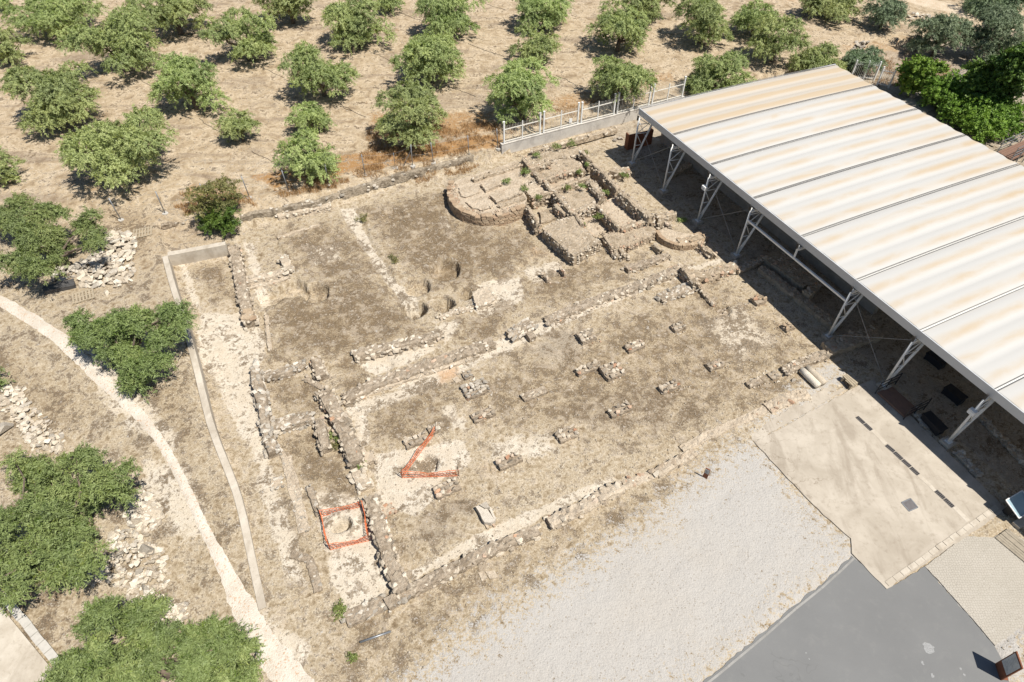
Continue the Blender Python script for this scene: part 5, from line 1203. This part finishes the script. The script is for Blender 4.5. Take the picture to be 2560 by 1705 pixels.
tree('slim dark olive near the dirt track bend',(1985,-25,2095,72),153, mat='greyleaf')
tree('low grey bush among the loose boulders behind the canopy',(1925,112,2030,168),154, mat='greyleaf', name='grey_bush', cat='bush', lift=.05)
tree('round glossy green bush beside the open gate leaf',(2075,128,2162,218),155, mat='green', name='round_bush', cat='bush', lift=.05, spread=1.25, droop=.15, leaf=(.15,.06), dens=2.0, hr=(.8,1.1))
tree('shady tree on the far side of the dirt track',(2215,-40,2380,38),157, mat='greyleaf', name='grey_tree')
tree('tall dark ivy covered tree at the end of the footpath',(2232,85,2400,262),156, mat='ivy', name='ivy_tree', spread=1.3, leaf=(.17,.07), droop=.2, dens=2.0, hr=(.8,1.2), lobes=22, lift=.2)
# hedge: long bright green mass behind the canopy
def hedge():
    a = G('Y4',480,330); b = G('Y4',1330,900); d = (b-a); root = empty('hedge', tuple((a+b)/2), 'thick bright green hedge growing along the rear of the canopy', 'hedge'); o = (a+b)/2
    cen, rad = [], []; r = random.Random(9)
    for i in range(60):
        t = r.uniform(-.06,1.03); p = a.lerp(b,t)-o; n = Vector((-d.y,d.x,0)).normalized()*r.uniform(-1.9,1.9); cen.append((p.x+n.x,p.y+n.y,r.uniform(.5,1.7))); rad.append((r.uniform(1.0,1.6),r.uniform(1.0,1.6),r.uniform(.8,1.15)))
    link('crown', foliage('crown', cen, rad, 3600, 24, 'green', 5, (.13,.05), .15, .5, .6), root)
    for i in range(6):
        p = a.lerp(b,(i+.5)/6)-o; mb = MB(); mb.tube([(p.x,p.y,-.3),(p.x+.1,p.y,.6),(p.x,p.y+.2,1.5)],[.08,.06,.03],6); link('stem', mb.mesh('stem', M['bark'],(0,0,0),True), root)
hedge()
# ================================================================== SMALL THINGS
def net(label, pts, h, posts_h=.95, name='safety_net', c='S'):
    P3 = [G(c, x, y) for x, y in pts]; root = empty(name, tuple(P3[0]), label, 'net'); off = tuple(P3[0])
    for k, p in enumerate(P3):
        MB().tube([(p.x,p.y,p.z-.1),(p.x+rnd.uniform(-.08,.08),p.y+rnd.uniform(-.08,.08),p.z+posts_h)], .016, 5).build('stake', M['dark_iron'], root, False, off)
    for a, b in zip(P3[:-1], P3[1:]):
        L = (b-a).length; n = max(4, int(L/.15)); mb = MB(); rows = 9; prev = None
        sag = [h*(1-.22*math.sin(math.pi*i/n)+rnd.uniform(-.05,.05)) for i in range(n+1)]
        lean = Vector((-(b-a).y,(b-a).x,0)).normalized()
        col = []
        for i in range(n+1):
            p = a.lerp(b, i/n); l = .04*math.sin(i*.5)+rnd.uniform(-.02,.02)
            col.append([p+Vector((0,0,.03+sag[i]*j/rows))+lean*l*(j/rows) for j in range(rows+1)])
        for i in range(n+1):
            for j in range(rows): mb.bar(tuple(col[i][j]), tuple(col[i][j+1]), .02, .01)
        for i in range(n):
            for j in (0,3,6,9): mb.bar(tuple(col[i][j]), tuple(col[i+1][j]), .03 if j in (0,9) else .016, .01)
        mb.build('mesh_panel', M['orange'], root, False, off)
net('orange plastic safety net zigzagging round a shallow pit', [(1088,1082),(1005,1195),(1148,1190)], .5)
net('orange plastic safety net squared round the white well', [(803,1292),(908,1266),(924,1352),(826,1375),(803,1292)], .5)
# upright steel information panels
def monolith(label, a, b, h, pf, mat='corten', name='information_panel'):
    a = Vector((*P(*a),0)); b = Vector((*P(*b),0)); m = (a+b)/2; L = (b-a).length; rz = math.atan2(b.y-a.y,b.x-a.x)
    root = empty(name, (m.x,m.y,0), label, 'sign'); root.rotation_euler = (0,0,rz)
    link('board', MB().box((0,0,h/2-.02),(L,.05,h+.04)).mesh('board', M['corten']), root)
    link('foot_plate', MB().box((0,.12,.01),(L*.9,.3,.03)).mesh('foot_plate', M['corten']), root)
    for s in (-1, 1): link('print_sheet', MB().box((0, s*.029, h*(pf+1)/2-.03),(L*.86,.006,h*(1-pf)*.9)).mesh('print_sheet', M['print']), root)
    tx = MB()
    for k in range(9):
        w = L*.6*(.5+.5*rnd.random()); tx.box((-(L*.3)+w/2, -.0335, h*.94-.06-k*h*(1-pf)*.085),(w,.002,.016)); tx.box((-(L*.3)+w/2, .0335, h*.94-.06-k*h*(1-pf)*.085),(w,.002,.016))
    link('text_lines', tx.mesh('text_lines', m_plain('faded_print_ink', (.30,.31,.31), .6, 0, .2, 5)), root)
monolith('tall brown steel information panel at the edge of the asphalt', (2489,1659), (2503,1701), 1.5, .3)
monolith('small brown steel information panel alone on the gravel yard', (1757,1190), (1768,1196), .75, .5)
# drain gratings, cover slabs and manhole on the platform
def grate(c, x0, y0, x1, y1, label, w=.2):
    a = Vector((*pt(c,x0,y0,ZS),ZS)); b = Vector((*pt(c,x1,y1,ZS),ZS)); m = (a+b)/2; L = (b-a).length; rz = math.atan2(b.y-a.y,b.x-a.x)
    root = empty('drain_grate', tuple(m), label, 'grate', 'drain grates of the platform'); root.rotation_euler = (0,0,rz)
    link('channel', MB().box((0,0,.004),(L,w,.006)).mesh('channel', M['hose']), root)
    for s in (-1,1): link('edge_bar', MB().box((0,s*w*.5,.012),(L,.02,.016)).mesh('edge_bar', M['manhole']), root)
    n = max(4, int(L/.07)); bm_ = MB()
    for i in range(n+1): bm_.box((-L/2+L*i/n,0,.012),(.022,w*.94,.012))
    link('grate_bars', bm_.mesh('grate_bars', M['manhole']), root)
for x0,y0,x1,y1 in ((290,760,345,810),(350,815,402,863)): grate('Z5',x0,y0,x1,y1,'iron drain grate in the short row before the cover slabs')
for x0,y0,x1,y1 in ((520,982,580,1032),(584,1038,642,1092),(648,1098,706,1150),(712,1158,770,1212)): grate('Z5',x0,y0,x1,y1,'iron drain grate in the long row across the concrete platform')
for x0,y0,x1,y1 in ((908,1340,972,1398),(978,1404,1042,1465)): grate('Z5',x0,y0,x1,y1,'iron drain grate in the last row beside the manhole')
def cover(c, pts, label, group=None):
    poly = ccw([pt(c,x,y,ZS) for x,y in pts]); return tag(MB().prism(poly, ZS-.01, ZS+.008).build('cover_slab', M['concrete']), label, 'slab', group, 'thing')
for p in ([(890,597),(930,585),(990,640),(950,655)],[(952,657),(992,642),(1050,695),(1018,715)],[(1020,717),(1052,697),(1115,765),(1080,780)]): cover('Y1', p, 'pale concrete cover slab between two grate rows', 'drain cover slabs')
cover('Y1',[(355,80),(400,66),(545,215),(515,245)],'long pale cover slab after the first grates')
cover('Y1',[(1295,965),(1340,945),(1500,1110),(1460,1130)],'long greyish cover slab after the last grates')
q = [pt('Y1',x,y,ZS) for x,y in ((708,907),(812,860),(896,962),(795,1006))]
mh = tag(MB().prism(ccw(q), ZS-.01, ZS+.014).build('manhole_cover', M['manhole'], None, False, (q[0][0],q[0][1],0)), 'square dark iron manhole cover in the concrete platform', 'manhole')
ring = ccw(q); cxm = sum(p[0] for p in q)/4; cym = sum(p[1] for p in q)/4
fr2 = MB()
for i in range(4): fr2.bar((*ring[i],ZS+.006),(*ring[(i+1)%4],ZS+.006),.05,.03)
fr2.build('frame', M['galv'], mh)
# border kerb of the platform, block by block
def kerb(label, c, p0, p1, n, w, z0, z1, mat, cr=1., name='kerb', skip=()):
    a = Vector((*pt(c,*p0,z1),0)); b = Vector((*pt(c,*p1,z1),0)); d = (b-a)/n; nn = Vector((-d.y,d.x,0)).normalized()
    root = empty(name, tuple(a), label, 'kerb'); r = random.Random(n)
    for i in range(n):
        if i in skip: continue
        p = a+d*i+d*.03; q = a+d*(i+1)-d*.03; o = nn*r.uniform(-.015,.015)
        MB().prism(ccw([tuple(v.xy) for v in (p+o,q+o,q+o+nn*w,p+o+nn*w)]), z0, z1+r.uniform(-.012,.012)).build('kerb_stone', mat, root, False, tuple(a))
kerb('worn pale border course along the lower platform edge','R9',(1400,925),(2140,405),16,.22,.0,.05,M['concrete'])
kerb('white kerb of squared stones in the far west corner','R7',(-10,1000),(385,1500),9,.32,-.1,.1,M['white_stone'])
WP = ccw([tuple(G('R7',x,y).xy) for x,y in ((-20,1030),(375,1510),(300,1640),(-300,1700),(-400,1100))])
sheet('west_pavement', WP, -.2, .075, M['concrete'], .0)
# plank deck by the platform corner
def planks(label, c, quad, n, z, mat, name='plank_stack', gap=.1, cat='planks', along=True, h=.06):
    q = [Vector((*pt(c,x,y,z),0)) for x,y in quad]; root = empty(name, (q[0].x,q[0].y,0), label, cat)
    for i in range(n):
        f0, f1 = (i+gap/2)/n, (i+1-gap/2)/n; p = [q[0].lerp(q[3],f0), q[1].lerp(q[2],f0), q[1].lerp(q[2],f1), q[0].lerp(q[3],f1)]
        dz = rnd.uniform(-.012,.012); MB().prism(ccw([tuple(v.xy) for v in p]), z-h, z+dz).build('plank', mat, root, False, (q[0].x,q[0].y,0))
    return root, q
planks('weathered timber decking strip beside the paved apron','Y1',[(1790,1310),(2330,1760),(2470,1640),(1940,1200)],7,.06,M['wood_old'],'plank_deck')
rt, q = planks('low pale wooden bench cut by the canopy shadow','Z5',[(178,435),(258,518),(300,492),(212,422)],3,.42,M['wood_tan'],'wooden_bench',.12,'bench')
for f in (.12,.88):
    m = (q[0].lerp(q[1],f)+q[3].lerp(q[2],f))/2; MB().box((m.x,m.y,.17),(.4,.1,.36), EA+math.pi/2).build('leg', M['wood_tan'], rt)
q4 = [('R4',305,455),('R4',318,488),('R4',524,440),('R4',515,398)]
def stack(label, corners, layers, n, mat, h, z0=0.):
    g = G(*corners[0]); Q = [Vector((*G(*c).xy, g.z)) for c in corners]; root = empty('board_stack', tuple(Q[0]), label, 'boards')
    for l in range(layers):
        for i in range(n):
            f0, f1 = (i+.05)/n, (i+.95)/n; o = Vector((rnd.uniform(-.03,.03), rnd.uniform(-.02,.02), 0))
            p = [Q[0].lerp(Q[1],f0)+o, Q[3].lerp(Q[2],f0)+o, Q[3].lerp(Q[2],f1)+o, Q[0].lerp(Q[1],f1)+o]
            MB().prism(ccw([tuple(v.xy) for v in p]), g.z+l*h+.01, g.z+(l+1)*h-.006).build('board', mat, root, False, tuple(Q[0]))
stack('neat stack of dark boards beside the flat slabs', q4, 4, 5, M['plastic_black'], .08)
def pallet(label, c, x, y, rz, sx=1.2, sy=1.0, mat='wood_tan'):
    g = G(c,x,y); root = empty('wooden_pallet', tuple(g), label, 'pallet'); root.rotation_euler = (0,0,rz)
    for i in range(3): link('bearer', MB().box((0,-sy/2+.08+i*(sy-.16)/2,.05),(sx,.09,.09)).mesh('bearer', M[mat]), root)
    for i in range(7): link('deck_board', MB().box((-sx/2+.06+i*(sx-.12)/6,rnd.uniform(-.03,.03),.108),(.1,sy,.022)).mesh('deck_board', M[mat]), root)
pallet('broken wooden pallet lying beside the dark board stack','R4',575,500,.5)
pallet('wooden pallet at the upper end of the flat slabs','R4',980,65,.35)
single('small pale block beside the broken pallet','R4',732,480,.45,'stone_pale',(.4,.5))
# paired column drums
q = G('R6',900,1060); dr = empty('column_drums', tuple(q), 'two pale column shafts lying side by side in a shallow pit', 'column shafts')
for k, s in enumerate((-.2,.2)):
    a = Vector((q.x,q.y,q.z+.2))+Vector((*adir,0))*s; b1 = a+Vector((*edir,0))*.65; b0 = a-Vector((*edir,0))*.65
    MB().tube([tuple(b0),tuple(b0.lerp(b1,.3)),tuple(b0.lerp(b1,.7)),tuple(b1)], [.185,.2,.2,.19], 14).build('shaft', M['stone_pale'], dr, True)
# fallen metal pole
a = G('R8',135,1305); b = G('R8',342,1232)
tag(MB().tube([(a.x,a.y,a.z+.06),(b.x,b.y,b.z+.06)], .05, 7).build('metal_pole', M['galv'], None, True, (a.x,a.y,a.z)), 'grey metal pole lying on the dusty ground south of the walls', 'pole')
# square plates lying flat
for lab, c, pts in (('thin grey slab lying flat near the terracotta stain','R5',[(768,1062),(800,1045),(832,1075),(795,1092)]), ('pale flat pavers set in the dust before the gravel yard','R8',[(925,835),(960,825),(990,870),(950,893)]), ('pale flat pavers beside a second pair in the dust','R8',[(975,830),(1035,820),(1060,870),(1005,880)])):
    g = G(c,*pts[0]); tag(MB().prism(rag(ccw([pt(c,x,y,.03) for x,y in pts]),.2,.02,3), g.z-.1, g.z+.05).build('flat_slab', M['mortar_pale'], None, False, tuple(g)), lab, 'slab', None, 'thing')
# irrigation hoses
for k, (c, pts) in enumerate((('R1',[(905,520),(1070,605)]),('R1',[(1360,815),(1525,920)]),('R1',[(1715,1035),(1870,1110)]),('R1',[(1760,450),(1950,535)]),('R1',[(2260,690),(2420,760)]),('R1',[(1280,225),(1420,275)]),('R2',[(0,725),(185,805)]),('R2',[(200,350),(370,430)]),('R2',[(750,590),(935,665)]),('R2',[(870,300),(1120,390)]),('R2',[(390,85),(590,155)]),('R2',[(940,10),(1130,70)]),('R2',[(1480,515),(1660,600)]),('R1',[(370,880),(540,960)]))):
    a = G(c,*pts[0]); b = G(c,*pts[1]); P_ = []
    for i in range(9):
        p = a.lerp(b,i/8); p += Vector((rnd.uniform(-.1,.1),rnd.uniform(-.1,.1),0)); p.z = gz(p.x,p.y)+.015; P_.append(tuple(p))
    tag(MB().tube(P_, .017, 5).build('irrigation_hose', M['hose'], None, True, tuple(a)), 'thin black irrigation hose running between two olives', 'hose', 'irrigation hoses of the grove')
# deck with railings at the rear of the canopy
dk = [Vector((*pt('Y4',x,y,1.0),0)) for x,y in ((1290,1080),(1500,1200),(1900,1010),(1800,860))]
deck = empty('rear_walkway', (dk[0].x,dk[0].y,0), 'brown timber walkway with grey railings behind the canopy', 'walkway')
for i in range(6):
    f0, f1 = (i+.04)/6, (i+.96)/6; MB().prism(ccw([tuple(v.xy) for v in (dk[0].lerp(dk[1],f0), dk[3].lerp(dk[2],f0), dk[3].lerp(dk[2],f1), dk[0].lerp(dk[1],f1))]), .85, 1.0).build('plank', M['wood_dark'], deck)
for (a, b) in ((dk[0],dk[3]),(dk[1],dk[2])):
    rl = MB()
    for z in (1.3,1.6,1.95): rl.bar((a.x,a.y,z),(b.x,b.y,z),.04)
    rl.build('railing', M['galv'], deck)
    for f in (0,.33,.66,1): p = a.lerp(b,f); MB().bar((p.x,p.y,-.1),(p.x,p.y,1.97),.05).build('post', M['galv'], deck)
# railing of the footpath and white wall piece
def rail(label, pts, h=1.0):
    P3 = [G(*p) for p in pts]; root = empty('path_railing', tuple(P3[0]), label, 'railing'); off = tuple(P3[0])
    for p in P3: MB().bar((p.x,p.y,p.z-.1),(p.x,p.y,p.z+h),.05).build('post', M['galv'], root, False, off)
    for a, b in zip(P3[:-1],P3[1:]):
        for z in (.4,.7,h): MB().bar((a.x,a.y,a.z+z),(b.x,b.y,b.z+z),.04).build('rail', M['galv'], root, False, off)
rail('grey tube railing beside the footpath and the round bush',[('R3',1700,630),('R3',1790,590),('R3',1880,560),('R3',1960,520)])
a = G('R3',1975,535); b = G('R3',2080,480); d_ = (b-a).normalized(); n_ = Vector((-d_.y,d_.x,0))*.12
tag(MB().prism(ccw([tuple(v.xy) for v in (a-n_,b-n_,b+n_,a+n_)]), a.z-.3, a.z+1.1).build('white_wall', M['wallwhite'], None, False, tuple(a)), 'short bright white wall at the end of the footpath', 'wall', None, 'thing')
# ---- weeds
def weed(label, c, x, y, s, z=None, mat='weed', group=None):
    s *= .72
    g = G(c,x,y); z = g.z if z is None else z; q = pt(c,x,y,z); r = np.random.RandomState(int(x+y))
    cen = [(r.uniform(-.4,.4)*s, r.uniform(-.4,.4)*s, .12*s+.05) for _ in range(4)]
    me = foliage('weed_leaves', cen, [(s*.34,s*.34,s*.16)]*4, int(40*s+10), 9, mat, int(x), (.10,.022), .15, .14, .2)
    o = link('weed', me, None, (q[0],q[1],z)); tag(o, label, 'weed', group)
WG = 'weeds among the raised rooms'; WL = 'small green weed tuft growing in the raised ruin rooms'
for x, y, s, z in ((785,335,.9,.95),(605,425,.7,1.0),(765,495,.7,.95),(1220,75,1.1,.75),(1070,110,.9,.8),(1325,180,.9,.6),(1345,275,.6,.7),(1270,335,.6,.8),(1300,465,.6,.85),(890,580,.6,.8),(1450,740,.7,.55),(1310,830,.7,.6),(900,185,.8,.75),(1160,480,.6,.85),(1690,370,.7,.4),(1520,520,.6,.8)):
    weed(WL,'Z1',x,y,s,z,'weed',WG)
weed('green creeping weeds in the shade of the corridor wall','Z7',935,830,1.0)
weed('lighter weeds further down the corridor','Z7',965,930,.8,None,'yellowing')
weed('weeds at the collapsed stones below the corridor wall','Z7',1215,1120,.7)
weed('weed clump at the corner of the dusty enclosure','R8',15,1080,1.0)
weed('weed at the head of the pale diagonal strip','R2',140,1500,1.0,None,'yellowing')
weed('weed halfway along the pale diagonal strip','R5',365,250,.8,None,'yellowing')
weed('tiny bluish weed in the dust south of the pole','R8',82,1425,.5)
weed('weeds at the shadow line beside the curved step','Z4',15,390,.8)
# ---- dry grass along the bank and fence, loose pebbles
def grass(name, label, polys, n, hmin, hmax, mat, seed):
    r = np.random.RandomState(seed); pts = []
    for p, k in zip(polys, n):
        x0, x1 = min(a[0] for a in p), max(a[0] for a in p); y0, y1 = min(a[1] for a in p), max(a[1] for a in p)
        X = r.uniform(x0,x1,k*3); Y = r.uniform(y0,y1,k*3); ok = (sdpoly(X,Y,p)+(fbm(X,Y,.9,4)-.5)*2 > 0)&(fbm(X,Y,1.3,8) > .43); pts.append(np.stack([X[ok],Y[ok]],1)[:k])
    p = np.concatenate(pts); N = len(p); z = height(p[:,0],p[:,1]); a = r.uniform(0,6.28,N); h = r.uniform(hmin,hmax,N); w = .018
    b0 = np.stack([p[:,0]-np.cos(a)*w, p[:,1]-np.sin(a)*w, z-.03],1); b1 = np.stack([p[:,0]+np.cos(a)*w, p[:,1]+np.sin(a)*w, z-.03],1)
    tip = np.stack([p[:,0]+r.normal(size=N)*h*.45, p[:,1]+r.normal(size=N)*h*.45, z+h],1)
    V_ = np.stack([b0,b1,tip],1).reshape(-1,3); me = mesh_np(name, V_, np.arange(N*3).reshape(-1,3), M[mat])
    at = me.attributes.new('tint','FLOAT','POINT'); at.data.foreach_set('value', np.repeat(r.rand(N),3).astype(np.float32))
    tag(link(name, me), label, 'grass', None, 'stuff')
gp = [[pt('V',x,y,.9) for x,y in q] for q in (
  [(570,455),(640,435),(760,400),(900,365),(1050,345),(1150,325),(1155,345),(1060,372),(900,402),(780,425),(650,455)],
  [(850,300),(1150,280),(1150,325),(900,370),(820,380)], [(1165,280),(1450,210),(1480,225),(1170,310)], [(1930,140),(2080,90),(2220,140),(2180,190),(2000,170)], [(400,440),(570,440),(590,470),(420,500)])]
grass('dry_grass','orange dry grass along the wire fence and the bank', gp, [16000,7000,5000,6000,2500], .08, .38, 'straw', 3)
def pebbles(name, label, n, size, xr, yr, mat, seed, test):
    r = np.random.RandomState(seed); X = r.uniform(*xr,n*3); Y = r.uniform(*yr,n*3); ok = test(X,Y)&(fbm(X,Y,.5,seed)+.35*r.rand(n*3) > .58); X = X[ok][:n]; Y = Y[ok][:n]; N = len(X)
    z = height(X,Y); s = size[0]+(size[1]-size[0])*r.rand(N)**3
    T = np.array([(1,0,0),(0,1,0),(-1,0,0),(0,-1,0),(0,0,.75),(0,0,-.6)],float)
    V_ = (T[None]+r.normal(size=(N,6,3))*.22)*s[:,None,None]; a = r.uniform(0,6.28,N); c, sn = np.cos(a), np.sin(a)
    x = V_[...,0]*c[:,None]-V_[...,1]*sn[:,None]; y = V_[...,0]*sn[:,None]+V_[...,1]*c[:,None]
    V_ = np.stack([x+X[:,None], y+Y[:,None], V_[...,2]+(z+s*.3)[:,None]],-1)
    f = np.array([(0,1,4),(1,2,4),(2,3,4),(3,0,4),(1,0,5),(2,1,5),(3,2,5),(0,3,5)])
    me = mesh_np(name, V_.reshape(-1,3), (f[None]+np.arange(N)[:,None,None]*6).reshape(-1,3), M[mat])
    tag(link(name, me), label, 'pebbles', None, 'stuff')
def not_flat(X, Y):
    k = np.ones(X.shape, bool)
    for p in FLAT+[WP]: k &= sdpoly(X,Y,p) < -.1
    gv = sdpoly(X,Y,[pt('V',x,y) for x,y in ((1040,1490),(1330,1300),(1600,1100),(1740,1020),(1990,1300),(1560,1640),(900,1660))]) < 0
    return k & gv
M['pebble'] = m_mortar('loose_pebble_stone', (.42,.345,.255), (.62,.545,.44), (.25,.20,.145), .4)
pebbles('loose_pebbles','loose limestone pebbles strewn over the dig floor', 26000, (.012,.055), (-24,26), (5,46), 'pebble', 5, not_flat)
pebbles('grove_pebbles','loose pale stones strewn over the grove soil', 16000, (.015,.075), (-45,40), (34,75), 'pebble', 6, lambda X,Y: sdpoly(X,Y,RAISED) > 0)
